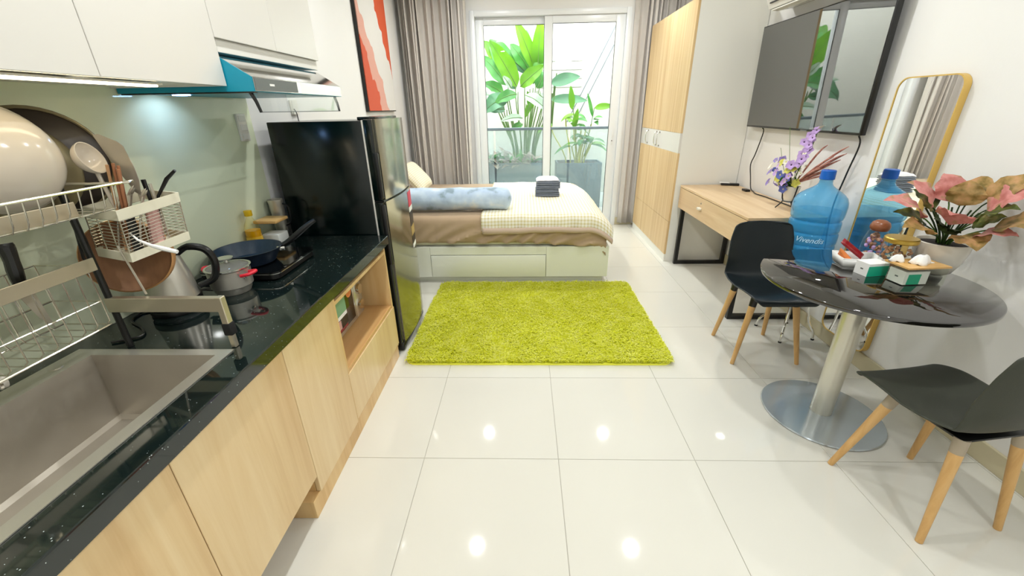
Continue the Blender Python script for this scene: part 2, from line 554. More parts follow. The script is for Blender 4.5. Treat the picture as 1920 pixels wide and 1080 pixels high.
# ================================================================== THE SETTING
XL, XR, YB, YF, ZC = -1.40, 1.97, 5.37, -1.30, 2.70
T = 0.6
TX0, TY0 = -0.453, 1.368
# floor slab (grout) and every tile on it
fl = struct('floor', M().box((XL - .05, YF - .05, -0.10), (XR + .05, YB + .1, -0.0025)), 'grout', 'glossy cream porcelain tile floor')
ci = 0
for c in range(-3, 6):
    for r in range(-6, 8):
        x0, x1 = TX0 + c * T, TX0 + (c + 1) * T
        y0, y1 = TY0 + r * T, TY0 + (r + 1) * T
        x0, x1, y0, y1 = max(x0, XL), min(x1, XR), max(y0, YF), min(y1, YB + .06)
        if x1 - x0 < .02 or y1 - y0 < .02: continue
        g = 0.0012
        obj('tile', M().box((x0 + g, y0 + g, -0.012), (x1 - g, y1 - g, 0.0), 0.0006, 1), 'tile', fl)
struct('ceiling', M().box((XL - .05, YF - .05, ZC), (XR + .05, YB + .1, ZC + .1)), 'ceiling_paint', 'plain white ceiling')
struct('wall_left', M().box((XL - .1, YF, 0), (XL, YB + .1, ZC)), 'wall_paint', 'white painted wall behind the kitchen and bed')
struct('wall_right', M().box((XR, YF, 0), (XR + .1, YB + .1, ZC)), 'wall_paint', 'white painted wall with television and mirror')
struct('wall_front', M().box((XL - .1, YF - .1, 0), (XR + .1, YF, ZC)), 'wall_paint', 'white wall behind the viewer')
DX0, DX1, DZ = -0.60, 1.19, 2.425
bw = M()
bw.box((XL, YB, 0), (DX0, YB + .12, ZC)); bw.box((DX1, YB, 0), (XR, YB + .12, ZC)); bw.box((DX0, YB, DZ), (DX1, YB + .12, ZC))
struct('wall_back', bw, 'wall_paint', 'white wall around the sliding balcony door')
struct('baseboard_right', M().box((XR - .014, YF, 0), (XR, 3.92, 0.095), 0.002, 1), 'skirting', 'beige stone skirting under the mirror wall')
struct('baseboard_back', M().box((DX1, YB - .014, 0), (XR, YB, 0.095), 0.002, 1), 'skirting', 'beige stone skirting beside the balcony door')

# sliding glass balcony door
dr = thing('door_1', 'white framed sliding glass door opening onto the plant balcony', 'door', ((DX0 + DX1) / 2, YB, 0)); del dr['category']; dr['kind'] = 'structure'
fm = M()
for a, b in (((DX0, YB - .03, 0), (DX0 + .055, YB + .10, DZ)), ((DX1 - .055, YB - .03, 0), (DX1, YB + .10, DZ)),
             ((DX0 + .055, YB - .03, DZ - .055), (DX1 - .055, YB + .10, DZ)), ((DX0 + .055, YB - .03, 0), (DX1 - .055, YB + .10, .035))):
    fm.box(a, b, 0.004)
obj('door_frame', fm, 'upvc', dr)
def sash(x0, x1, yy, wl, wr, label):
    z0, z1 = .036, DZ - .056
    m = M()
    m.box((x0, yy, z0), (x0 + wl, yy + .04, z1), .004); m.box((x1 - wr, yy, z0), (x1, yy + .04, z1), .004)
    m.box((x0 + wl, yy, z1 - .075), (x1 - wr, yy + .04, z1), .004); m.box((x0 + wl, yy, z0), (x1 - wr, yy + .04, z0 + .09), .004)
    s = obj('sash', m, 'upvc', dr, label=label)
    obj('pane', M().box((x0 + wl - .006, yy + .017, z0 + .08), (x1 - wr + .006, yy + .023, z1 - .07)), 'window_glass', s)
    gk = M()
    for a, b in (((x0 + wl, z0 + .09), (x0 + wl + .004, z1 - .075)), ((x1 - wr - .004, z0 + .09), (x1 - wr, z1 - .075))):
        gk.box((a[0], yy - .001, a[1]), (b[0], yy + .012, b[1]))
    gk.box((x0 + wl, yy - .001, z1 - .079), (x1 - wr, yy + .012, z1 - .075))
    obj('gasket', gk, 'black_plastic', s)
    return s
sash(DX0 + .056, 0.325, YB + .045, .09, .09, 'rear sliding sash')
s2 = sash(0.236, DX1 - .056, YB + .0, .09, .105, 'front sliding sash with lock')
obj('handle', M().box((1.063, YB - .012, 1.0), (1.088, YB + .001, 1.19), .004), 'upvc', s2)
obj('keyhole', M().lathe([(.006, 0), (.006, .004)], (1.075, YB - .012, 1.05), 10, Matrix.Rotation(PI / 2, 3, 'X')), 'black_plastic', s2)

# ================================================================== BALCONY
struct('balcony_floor', M().box((-2.6, YB + .1, -0.12), (2.8, 7.75, -0.02)), 'balcony_floor', 'pale grey balcony floor')
ow = M()
ow.box((-2.7, 7.75, -.1), (2.9, 7.85, 3.3)); ow.box((-2.7, 5.5, -.1), (-2.6, 7.75, 3.3)); ow.box((2.8, 5.5, -.1), (2.9, 7.75, 3.3))
ow.box((-2.7, YB + .121, -.1), (XL - .1, YB + .2, 3.3)); ow.box((XR + .1, YB + .121, -.1), (2.9, YB + .2, 3.3)); ow.box((-2.7, YB + .121, ZC + .1), (2.9, YB + .2, 3.3))
wo = struct('wall_balcony', ow, 'outside_wall', 'white wall enclosing the plant balcony')
for zz in (1.62, 1.75, 1.88, 2.01, 2.14):
    obj('ledge', M().box((0.25, 7.738, zz), (0.98, 7.75, zz + .012)), 'balcony_floor', wo)
gr = thing('cable_conduit', 'pair of thin grey pipes running diagonally up the balcony wall', 'pipe', (1.2, 7.73, 1.2))
for k, dx in enumerate((0, .13)):
    obj('pipe', M().tube([(0.75 + dx, 7.73, 1.2), (1.62 + dx, 7.73, 2.9)], .008, 6), 'planter_grey', gr)

# glass balustrade
RY = 6.15
rl = thing('glass_railing', 'clear glass balcony balustrade with grey top rail and steel clamps', 'railing', (0.4, RY, -.02))
obj('handrail', M().box((-1.5, RY - .025, 1.15), (1.7, RY + .025, 1.185), .006), 'planter_grey', rl)
for i in range(3):
    x0 = -1.45 + i * 1.05
    obj('pane', M().box((x0, RY - .006, .06), (x0 + 1.02, RY + .006, 1.15)), 'rail_glass', rl)
    for dx in (.16, .86):
        c = M(); c.box((x0 + dx - .02, RY - .02, -.02), (x0 + dx + .02, RY + .02, .02)); c.tube([(x0 + dx, RY, 0), (x0 + dx, RY, .16)], .011, 8); c.box((x0 + dx - .018, RY - .022, .12), (x0 + dx + .018, RY + .022, .17), .004)
        obj('clamp', c, 'chrome', rl)

def planter(x0, x1, y0, y1, h, label, mt='planter_grey'):
    t = thing('planter', label, 'planter', ((x0 + x1) / 2, (y0 + y1) / 2, -.02), 'balcony planters')
    b = M(); th = .025
    b.box((x0, y0, -.02), (x1, y0 + th, h), .004); b.box((x0, y1 - th, -.02), (x1, y1, h), .004)
    b.box((x0, y0 + th, -.02), (x0 + th, y1 - th, h), .004); b.box((x1 - th, y0 + th, -.02), (x1, y1 - th, h), .004); b.box((x0 + th, y0 + th, -.02), (x1 - th, y1 - th, .03))
    obj('trough', b, mt, t)
    obj('soil', M().box((x0 + th, y0 + th, h - .06), (x1 - th, y1 - th, h - .03)), 'soil', t)
    return t
planter(-0.85, .33, 6.55, 7.05, .66, 'long grey planter box under the tall banana-leaved plant')
planter(.50, 1.18, 6.45, 6.9, .66, 'grey planter box under the shorter variegated plant')

def leaf_mesh(base, tip, up, width, droop=0.12, fold=0.25, n=10, shape=0.8, wav=0.0):
    base, tip = Vector(base), Vector(tip)
    d = tip - base; L = d.length
    t = d.normalized(); up = Vector(up)
    side = t.cross(up)
    side = side.normalized() if side.length > 1e-5 else t.orthogonal().normalized()
    nrm = side.cross(t).normalized()
    vs, fs = [], []
    for i in range(n + 1):
        u = i / n
        c = base + d * u + nrm * (4 * droop * L * u * (1 - u)) - Vector((0, 0, 1)) * 0
        wd = width * (math.sin(PI * min(1, u ** shape)) ** 0.75 if 0 < u < 1 else 0) + 0.002
        wz = wav * math.sin(u * 17 + width * 50) * width
        for s in (-1, -.5, 0, .5, 1):
            vs.append(c + side * (wd / 2 * s) + nrm * (fold * abs(s) * wd / 2 + (wz * abs(s) if s else 0)))
    for i in range(n):
        for k in range(4):
            a = i * 5 + k
            fs.append((a, a + 1, a + 6, a + 5))
    return M().add(vs, fs)

# tall heliconia / banana-leaved clump
hp = thing('banana_plant', 'tall clump with huge glossy lime banana-like leaves behind left pane', 'plant', (0.0, 6.8, .62))
rng = random.Random(3)
stems = []
for i in range(26):
    bx, by = rng.uniform(-.16, .16), rng.uniform(6.7, 6.9)
    ang = (bx / .16) * 0.5 + rng.uniform(-.15, .15)
    L = rng.uniform(.75, 1.25)
    top = Vector((bx + math.sin(ang) * L * .55, by + rng.uniform(-.1, .1), .62 + L))
    stems.append(top)
    obj('stem', M().tube(bez((bx, by, .62), (bx, by, .62 + L * .5), (top.x - .02, top.y, top.z - L * .3), top, 6), [.014 - .0012 * k for k in range(7)], 6), 'stem_green', hp)
LV = [  # base, tip, width, material, droop
    ((-.10, 6.62, 1.72), (-.47, 6.50, 2.30), .26, 'leaf_bright', .05),
    ((-.05, 6.62, 1.72), (.30, 6.52, 1.98), .22, 'leaf_bright', .06),
    ((.16, 6.75, 1.95), (-.12, 6.75, 2.58), .20, 'leaf_bright', .06),
    ((.20, 6.72, 1.90), (.24, 6.72, 2.60), .20, 'leaf_bright', .04),
    ((.08, 6.82, 1.95), (-.20, 6.95, 2.30), .22, 'leaf_mid', .1),
    ((-.18, 6.85, 1.90), (-.50, 7.05, 2.38), .30, 'leaf_mid', .1),
    ((-.25, 6.80, 1.75), (-.62, 6.90, 2.15), .22, 'leaf_mid', .1),
    ((-.22, 6.55, 1.58), (-.62, 6.45, 1.35), .24, 'leaf_deep', .2),
    ((-.10, 6.5, 1.62), (-.42, 6.42, 1.50), .17, 'leaf_mid', .15),
    ((.02, 6.5, 1.60), (.34, 6.4, 1.38), .16, 'leaf_pale', .2),
    ((-.28, 6.6, 1.42), (-.56, 6.5, 1.40), .14, 'leaf_deep', .1),
    ((.05, 6.9, 1.9), (-.30, 7.05, 2.15), .16, 'leaf_deep', .15),
    ((-.02, 6.48, 1.30), (-.34, 6.40, 1.26), .11, 'leaf_pale', .15),
    ((-.02, 6.5, 1.22), (-.20, 6.42, 1.12), .10, 'leaf_mid', .15),
    ((.12, 6.6, 1.42), (.05, 6.55, 1.66), .10, 'leaf_bright', .05),
    ((.14, 6.7, 1.75), (.34, 6.8, 2.3), .15, 'leaf_mid', .08),
]
LV += [((-.30, 6.7, 1.62), (-.60, 6.62, 1.78), .18, 'leaf_mid', .15), ((-.12, 6.9, 1.7), (-.36, 7.05, 2.0), .2, 'leaf_deep', .1), ((.20, 6.9, 1.7), (.36, 7.0, 1.95), .18, 'leaf_mid', .1),
    ((.0, 6.95, 2.1), (.05, 7.1, 2.5), .16, 'leaf_deep', .08), ((-.35, 6.9, 2.05), (-.58, 7.0, 2.35), .2, 'leaf_bright', .1), ((.10, 6.5, 1.5), (.02, 6.45, 1.30), .08, 'leaf_bright', .1),
    ((-.18, 6.55, 1.70), (-.30, 6.5, 1.86), .1, 'leaf_pale', .1), ((-.34, 6.6, 1.55), (-.60, 6.5, 1.62), .12, 'leaf_pale', .15), ((.22, 6.75, 1.62), (.38, 6.7, 1.45), .12, 'leaf_pale', .2)]
for b, t, wd, mm, dp in LV:
    lf_ = obj('leaf', leaf_mesh(b, t, (0, -.9, .5), wd, dp, .22, 12, .75, .05), mm, hp)
    mid = leaf_mesh(b, t, (0, -.9, .5), wd, dp, .22, 12, .75, .05).v[2::5]
    obj('midrib', M().tube([Vector(q) + Vector((0, -.004, 0)) for q in mid], [.007 - .0005 * k for k in range(13)], 5), 'stem_green', lf_)
# long leaves seen through the right pane
hp2 = thing('arching_plant', 'arching plant with long drooping green leaves behind the right pane', 'plant', (.42, 7.2, -.02))
for i in range(4):
    obj('stem', M().tube(bez((.42 + i * .01, 7.2, -.02), (.42, 7.2, .8), (.40 + i * .02, 7.18, 1.3), (.42 + .03 * i, 7.15, 1.5 + .14 * i), 8), .010, 6), 'stem_green', hp2)
for b, t, wd, mm, dp in [((.45, 7.12, 1.98), (.95, 7.0, 2.22), .17, 'leaf_pale', .12), ((.42, 7.1, 1.78), (.86, 7.0, 1.86), .21, 'leaf_deep', .03), ((.42, 7.05, 1.55), (.98, 6.95, 1.52), .16, 'leaf_deep', .05)]:
    obj('leaf', leaf_mesh(b, t, (0, -.9, .5), wd, dp, .15, 12, .8), mm, hp2)

# shorter variegated plant in the second planter
vp = thing('variegated_plant', 'short bushy plant with yellow canes and variegated leaves behind right pane', 'plant', (.82, 6.68, .62))
rng = random.Random(11)
for i in range(16):
    bx, by = .82 + rng.uniform(-.17, .17), 6.66 + rng.uniform(-.1, .1)
    h = rng.uniform(.25, .75)
    tx = bx + (bx - .82) * 1.2 + rng.uniform(-.06, .06)
    tp = (tx, by - .05, .62 + h)
    obj('cane', M().tube(bez((bx, by, .62), (bx, by, .62 + h * .4), (tx, by, .62 + h * .7), tp, 6), .010, 6), 'stem_yellow' if 'stem_yellow' in MATS else 'stem_green', vp)
    for q in range(2):
        an = rng.uniform(0, 2 * PI); l = rng.uniform(.16, .28)
        tip = Vector(tp) + Vector((math.cos(an) * l, math.sin(an) * l * .5 - .03, rng.uniform(-.14, .10)))
        obj('leaf', leaf_mesh(tp, tip, (0, -.4, 1), rng.uniform(.06, .11), .15, .2, 8, .8), rng.choice(['leaf_mid', 'leaf_bright', 'leaf_pale', 'leaf_mid']), vp)
for b, t, wd, mm in [((.70, 6.5, 1.40), (.66, 6.45, 1.72), .09, 'leaf_bright'), ((.73, 6.5, 1.15), (.78, 6.45, 1.42), .08, 'leaf_bright'), ((1.02, 6.5, 1.42), (1.28, 6.4, 1.44), .10, 'leaf_bright'), ((1.0, 6.5, 1.3), (.90, 6.45, 1.62), .05, 'leaf_mid')]:
    obj('leaf', leaf_mesh(b, t, (0, -.9, .4), wd, .05, .2, 8, .8), mm, vp)
obj('cane', M().tube(bez((.80, 6.62, .62), (.78, 6.6, 1.0), (.76, 6.55, 1.2), (.71, 6.5, 1.42)), .006, 6), 'stem_green', vp)
obj('cane', M().tube(bez((.92, 6.62, .62), (.95, 6.6, 1.0), (1.0, 6.55, 1.2), (1.02, 6.5, 1.42)), .006, 6), 'stem_green', vp)
# dry ground cover at the foot of the tall plant
gp = thing('withered_plant', 'low withered brownish plant in the left balcony planter', 'plant', (-.3, 6.68, .63))
rng = random.Random(5)
for i in range(60):
    b = Vector((-.3 + rng.uniform(-.24, .5), 6.62 + rng.uniform(-.05, .06), .62))
    an = rng.uniform(0, 2 * PI); l = rng.uniform(.14, .30)
    tip = b + Vector((math.cos(an) * l * .7, math.sin(an) * l * .5 - .06, l * rng.uniform(-.2, 1)))
    obj('leaf', leaf_mesh(b, tip, (0, -.5, 1), rng.uniform(.05, .1), .2, .2, 6, .8), 'dry_plant' if i % 3 else 'leaf_mid', gp)

# ================================================================== CEILING DOWNLIGHTS
mat('lamp_glow', '#fcfcfb', 0.4, emit='#f4f6f6', strength=LAMP_STRENGTH)
places = ['over the bed', 'over the wardrobe side', 'over the rug', 'over the desk side', 'over the kitchen aisle', 'over the dining table', 'behind the viewer on the kitchen side', 'behind the viewer on the table side']
k = 0
for ly in (4.40, 2.79, 1.20, -0.40):
    for lx in (-.50, 1.07):
        t = thing('downlight', 'small round recessed ceiling downlight ' + places[k], 'ceiling light', (lx, ly, ZC - .012), 'ceiling downlights')
        obj('rim', M().lathe([(.052, .002), (.07, 0), (.07, .0118), (.052, .0118), (.052, .002)], (lx, ly, ZC - .012), 24, cap=False), 'white_lacquer', t)
        obj('lens', M().lathe([(0.0001, .006), (.051, .006)], (lx, ly, ZC - .012), 24, cap=False), 'lamp_glow', t)
        k += 1

# ================================================================== KITCHEN
CT, CB, CFX = .785, .737, -.775      # worktop top, underside, front edge
DXF = -.790                          # door faces
def carcass(name, label, y0, y1, zb, doors, h0=None, h1=None):
    h0 = h0 or CB - .002; h1 = h1 or CB - .002
    t = thing(name, label, 'cabinet', ((-1.39 + DXF) / 2, (y0 + y1) / 2, 0), 'kitchen base cabinets')
    b = M(); th = .016; xb, xf = -1.388, -.81
    b.box((xb, y0 + .001, zb), (xf, y0 + th, h0)); b.box((xb, y1 - th, zb), (xf, y1 - .001, h1))
    b.box((xb, y0 + th, zb), (xf, y1 - th, zb + th)); b.box((xb, y0 + th, zb + th), (xb + .006, y1 - th, CB - .002))
    obj('body', b, 'oak_panel', t)
    for (a, c, z0, z1) in doors:
        obj('door', M().box((DXF - .018, a + .0012, z0), (DXF, c - .0012, z1), .0012, 1), 'oak_front', t)
    return t
c1 = carcass('base_cabinet', 'oak base cabinet nearest the viewer, below the black worktop', -.60, .655, .13, [(-.60, .03, .13, CB - .004), (.03, .655, .13, CB - .004)], h1=.54)
c2 = carcass('base_cabinet', 'oak sink cabinet with short door above an open gap', .655, 1.117, .165, [(.655, 1.117, .165, CB - .004)], h0=.54)
c3 = carcass('base_cabinet', 'narrow oak cabinet with full-length door beside the open shelf', 1.117, 1.506, .085, [(1.117, 1.506, .085, CB - .004)])
obj('plinth', M().box((-1.38, 1.067, 0), (-.797, 1.506, .084), .001, 1), 'oak_panel', c3)
# legs that carry the two near units
for c, ys in ((c1, (-.52, .58)), (c2, (.72, 1.02))):
    zt = .13 if c is c1 else .165
    for yy in ys:
        for xx in (-1.34, -1.02):
            obj('leg', M().lathe([(.024, 0), (.024, .01), (.016, .014), (.016, zt)], (xx, yy, 0), 12), 'black_plastic', c)
# open shelf unit with microwave niche and a flap below
c4 = thing('shelf_cabinet', 'oak cabinet with open niche for microwave and flap door beneath', 'cabinet', (-1.09, 1.85, 0), 'kitchen base cabinets')
b = M()
b.box((-1.388, 1.507, .085), (-.792, 1.519, CB - .002)); b.box((-1.388, 2.176, .085), (-.792, 2.192, CB - .002))
b.box((-1.388, 1.519, .085), (-.812, 2.176, .101)); b.box((-1.388, 1.519, .691), (-.792, 2.176, .707)); b.box((-1.388, 1.519, .101), (-1.382, 2.176, .691))
obj('body', b, 'oak_panel', c4)
obj('shelf', M().box((-1.38, 1.5195, .352), (-.795, 2.175, .370), .001, 1), 'oak_shelf', c4)
obj('flap_door', M().box((DXF - .018, 1.5075, .095), (DXF, 2.20, .350), .0012, 1), 'oak_front', c4)
obj('plinth', M().box((-1.38, 1.5065, 0), (-.797, 2.192, .084), .001, 1), 'oak_panel', c4)

# worktop with a cut-out for the sink
SX0, SX1, SY0, SY1 = -1.335, -.880, .265, 1.012
ct = M()
ct.box((-1.393, -.62, CB), (SX0, 2.226, CT)); ct.box((SX0, SY1, CB), (SX1, 2.226, CT)); ct.box((SX0, -.62, CB), (SX1, SY0, CT))
ct.prism([(SX1, CB), (CFX, CB), (CFX, CT - .004), (CFX - .0012, CT - .0012), (CFX - .004, CT), (SX1, CT)], -.62, 2.226, 'y')
tag(obj('worktop', ct, 'granite', angle=20), 'polished black granite kitchen worktop with pale flecks', 'worktop')

# stainless sink
sk = thing('kitchen_sink', 'square stainless steel sink bowl set into the black worktop', 'sink', (-1.1, .64, CT - .22))
rim = M()
RX0, RX1, RY0, RY1, BX0, BX1, BY0, BY1 = -1.346, -.868, .255, 1.024, -1.277, -.903, .29, .992
for a, c in (((RX0, RY0), (BX0, RY1)), ((BX1, RY0), (RX1, RY1)), ((BX0, BY1), (BX1, RY1)), ((BX0, RY0), (BX1, BY0))):
    rim.box((a[0], a[1], CT + .0005), (c[0], c[1], CT + .003))
obj('rim', rim, 'steel', sk)
ZB = .565
bw_ = M()
def wallq(p, q):   # inner faces with a small taper towards the floor
    pass
ins = .010
top = [(BX0, BY0), (BX1, BY0), (BX1, BY1), (BX0, BY1)]
bot = [(BX0 + ins, BY0 + ins), (BX1 - ins, BY0 + ins), (BX1 - ins, BY1 - ins), (BX0 + ins, BY1 - ins)]
vs = [(x, y, CT + .003) for x, y in top] + [(x, y, ZB + .012) for x, y in bot] + [(x + (ins if x < -1.1 else -ins), y + (ins if y < .6 else -ins), ZB) for x, y in bot]
o2 = .004
vs += [(x + (-o2 if x < -1.1 else o2), y + (-o2 if y < .6 else o2), CT) for x, y in top] + [(x, y, ZB - .004) for x, y in bot]
fs = [(i, (i + 1) % 4, 4 + (i + 1) % 4, 4 + i) for i in range(4)] + [(4 + i, 4 + (i + 1) % 4, 8 + (i + 1) % 4, 8 + i) for i in range(4)] + [(8, 9, 10, 11)]
fs += [(12 + (i + 1) % 4, 12 + i, 16 + i, 16 + (i + 1) % 4) for i in range(4)] + [(19, 18, 17, 16)] + [(i, 12 + i, 12 + (i + 1) % 4, (i + 1) % 4) for i in range(4)]
obj('bowl', bw_.add(vs, fs), 'sink_steel', sk, angle=20)
obj('drain', M().lathe([(.0001, .004), (.03, .004), (.045, .001), (.05, 0)], (-1.09, .6, ZB + .0005), 24), 'chrome', sk)
obj('overflow_cap', M().lathe([(.0001, .003), (.014, .003), (.017, 0)], (-1.312, .925, CT + .003), 20), 'steel', sk)
fc = thing('faucet', 'cream and chrome tap lever at the back of the sink, left edge', 'faucet', (-1.31, .69, CT + .003))
obj('body', M().lathe([(.026, 0), (.026, .01), (.02, .016), (.02, .09), (.012, .11)], (-1.31, .69, CT + .003), 18), 'chrome', fc)
obj('spout', M().tube(bez((-1.31, .69, .88), (-1.31, .69, 1.14), (-1.12, .62, 1.14), (-1.10, .62, 1.02)), .011, 10), 'chrome', fc)
lv = obj('lever', M().tube([(-1.305, .70, .855), (-1.285, .76, .847), (-1.275, .795, .843)], [.016, .018, .019], 14), 'ceramic_cream', fc)
obj('ring', M().tube([(-1.279, .782, .8445), (-1.277, .787, .844)], .0205, 14), 'chrome', lv)

# backsplash glass, its sockets
tag(obj('backsplash', M().box((-1.3995, -.62, CT + .0005), (-1.394, 2.228, 1.655), .001, 1), 'backsplash_glass'), 'pale green glass backsplash panel between worktop and wall cabinets', 'backsplash')
def outlet(name, label, y0, y1, z0, z1, xw):
    t = thing(name, label, 'wall socket', (xw, (y0 + y1) / 2, z0))
    obj('plate', M().box((xw, y0, z0), (xw + .012, y1, z1), .003), 'switch_white', t)
    n = 3
    for i in range(n):
        zc = z0 + (z1 - z0) * (i + .5) / n
        obj('module', M().box((xw + .012, y0 + .01, zc - .014), (xw + .0145, y1 - .01, zc + .014), .001, 1), 'white_matte', t)
    return t
outlet('wall_socket', 'tall white socket plate on the green backsplash near the fridge', 2.10, 2.168, 1.305, 1.43, -1.394)
outlet('wall_socket', 'white socket plate on the backsplash above the big white bowl', 1.11, 1.225, 1.35, 1.43, -1.394)
so = outlet('wall_socket', 'white socket on the wall just above the fridge', 2.64, 2.72, 1.42, 1.50, XL)
cr = tag(obj('power_cord', M().tube(catmull([(-1.385, 2.66, 1.45), (-1.37, 2.65, 1.43), (-1.37, 2.655, 1.40), (-1.372, 2.66, 1.30), (-1.37, 2.66, .9)], 5), .003, 6), 'black_plastic'), 'thin dark power cord dropping from socket behind the fridge', 'cord')

# wall cabinets
def wall_unit(label, y0, y1, z0, z1, doors, strip=0.0):
    t = thing('wall_cabinet', label, 'cabinet', (-1.2, (y0 + y1) / 2, z0), 'white kitchen wall cabinets')
    b = M(); th = .016; xb, xf = -1.3935 if z0 < 1.6 else -1.3935, -1.0195
    b.box((xb, y0 + .0005, z0), (xf, y0 + th, z1)); b.box((xb, y1 - th, z0), (xf, y1 - .0005, z1))
    b.box((xb, y0 + th, z0 + .004), (xf, y1 - th, z0 + .004 + th)); b.box((xb, y0 + th, z1 - th), (xf, y1 - th, z1)); b.box((xb, y0 + th, z0 + .02), (xb + .006, y1 - th, z1 - th))
    obj('body', b, 'white_matte', t)
    for a, c in doors:
        obj('door', M().box((-1.019, a + .001, z0 + strip), (-1.0, c - .001, z1), .0012, 1), 'white_lacquer', t)
    if strip:
        obj('bottom_rail', M().box((-1.30, y0 + .0165, z0 - .002), (-1.012, y1, z0 + strip - .0006), .0006, 1), 'white_matte', t)
    return t
wall_unit('white wall cabinet above the sink, left edge', .30, 1.063, 1.517, 2.32, [(.30, .68), (.68, 1.063)])
wall_unit('white wall cabinet left of the cooker hood', 1.063, 1.514, 1.517, 2.32, [(1.063, 1.514)])
wall_unit('short white two-door wall cabinet above the cooker hood', 1.515, 2.25, 1.622, 2.32, [(1.515, 1.88), (1.88, 2.25)], .038)
lpf = thing('fill_glow_strip', 'slim strip under the wall cabinets, its warm glow added', 'light strip', (-1.085, .82, 1.506))
obj('channel', M().box((-1.105, .33, 1.5125), (-1.065, 1.32, 1.5165)), 'white_matte', lpf)
obj('diffuser', M().box((-1.10, .34, 1.507), (-1.07, 1.31, 1.5124), .002, 1), 'strip_fill_glow', lpf)  # warm glow added to brighten the backsplash and dish rack

# cooker hood
HY0, HY1 = 1.5165, 2.238
hd = thing('cooker_hood', 'slim steel cooker hood with teal film on its sides', 'cooker hood', (-1.15, 1.88, 1.44))
obj('body', M().prism([(-1.39, 1.500), (-.912, 1.500), (-.912, 1.544), (-1.010, 1.606), (-1.39, 1.606)], HY0, HY1, 'y'), 'hood_teal', hd, angle=10)
obj('slope_panel', M().prism([(-.9115, 1.5455), (-1.0105, 1.6075), (-1.0115, 1.6065), (-.9125, 1.5445)], HY0 + .003, HY1 - .001, 'y'), 'hood_steel', hd, angle=10)
fp = obj('front_panel', M().box((-.9115, HY0 + .003, 1.502), (-.9095, HY1 - .001, 1.5445)), 'hood_steel', hd)
obj('control_panel', M().box((-.9095, HY0 + .008, 1.504), (-.9085, HY0 + .30, 1.5425)), 'grey_mark', fp)
obj('badge', M().box((-.9085, HY0 + .095, 1.520), (-.908, HY0 + .125, 1.527)), 'paper_white', fp)
obj('divider', M().box((-.9095, HY0 + .29, 1.504), (-.9082, HY0 + .315, 1.5425)), 'chrome', fp)
for yy, s in ((HY0 + .012, 1), (HY1 - .03, -1)):
    obj('visor_arm', M().tube([(-.935, yy - .0 * s, 1.4985), (-.925, yy + .004 * s, 1.47), (-.918, yy + .008 * s, 1.434)], [.0065, .006, .005], 8), 'black_plastic', hd)
vz = obj('visor', M().box((-.922, HY0 + .024, 1.436), (-.918, HY1 - .042, 1.498), .001, 1), 'visor_glass', hd)
obj('edge_strip', M().box((-.9225, HY0 + .024, 1.4335), (-.9175, HY1 - .042, 1.436)), 'grey_mark', vz)
obj('gasket', M().box((-1.38, HY0, 1.4955), (-.915, HY0 + .02, 1.4995)), 'black_plastic', hd)
obj('lamp', M().lathe([(.0001, 0), (.028, 0), (.028, .003)], (-1.28, 1.66, 1.4965), 18), 'led_blue', hd)
ld = bpy.data.lights.new('hood_led', 'SPOT'); ld.energy = 0.45; ld.color = (.55, .72, 1.0); ld.spot_size = math.radians(120); ld.shadow_soft_size = .03
lo = bpy.data.objects.new('hood_led', ld); COL.objects.link(lo); lo.location = (-1.28, 1.66, 1.490); lo.rotation_euler = (0, math.radians(38), 0); lo.parent = None

# refrigerator
FY0, FY1 = 2.243, 2.782
rf = thing('refrigerator', 'two-door fridge freezer with black side and silver doors', 'refrigerator', (-1.04, 2.51, 0))
obj('cabinet', M().box((-1.33, FY0, .03), (-.838, FY1, 1.387), .004), 'fridge_black', rf)
obj('top_cap', M().box((-.90, FY0 + .12, 1.3875), (-.80, FY1 - .02, 1.404), .004), 'fridge_black', rf)
for xx in (-1.28, -.88):
    for yy in (FY0 + .05, FY1 - .05):
        obj('foot', M().lathe([(.02, 0), (.02, .03)], (xx, yy, 0), 10), 'black_plastic', rf)
obj('seal', M().box((-.838, FY0 + .006, .06), (-.829, FY1 - .006, 1.39)), 'switch_white', rf)
def fridge_door(z0, z1, label):
    def fx(v):  # convex front
        return -.772 + .020 * (1 - (2 * v - 1) ** 2)
    n = 14
    poly = [(-.828, FY0 + .03), (-.788, FY0 + .03)] + [(fx(i / n), FY0 + .03 + (FY1 - FY0 - .031) * i / n) for i in range(n + 1)] + [(-.828, FY1 - .001)]
    d = obj('door', M().prism(poly, z0, z1, 'z'), 'fridge_door', rf, angle=50, label=label)
    side = M(); side.box((-.828, FY0 - .001, z0), (-.782, FY0 + .0295, z1), .005)
    obj('edge_trim', side, 'fridge_black', d)
    return d
d1 = fridge_door(.978, 1.393, 'silver freezer door')
d2 = fridge_door(.062, .966, 'silver fridge door')
obj('handle', M().box((-.8, FY0 - .006, .985), (-.772, FY0 + .02, 1.23), .008), 'black_plastic', d1)
obj('handle', M().box((-.8, FY0 - .006, .60), (-.772, FY0 + .02, .955), .008), 'black_plastic', d2)
obj('divider', M().box((-.828, FY0 + .004, .966), (-.775, FY1 - .002, .978), .002, 1), 'black_plastic', rf)
obj('base_grille', M().box((-.838, FY0 + .004, .012), (-.775, FY1 - .004, .061), .004), 'black_plastic', rf)
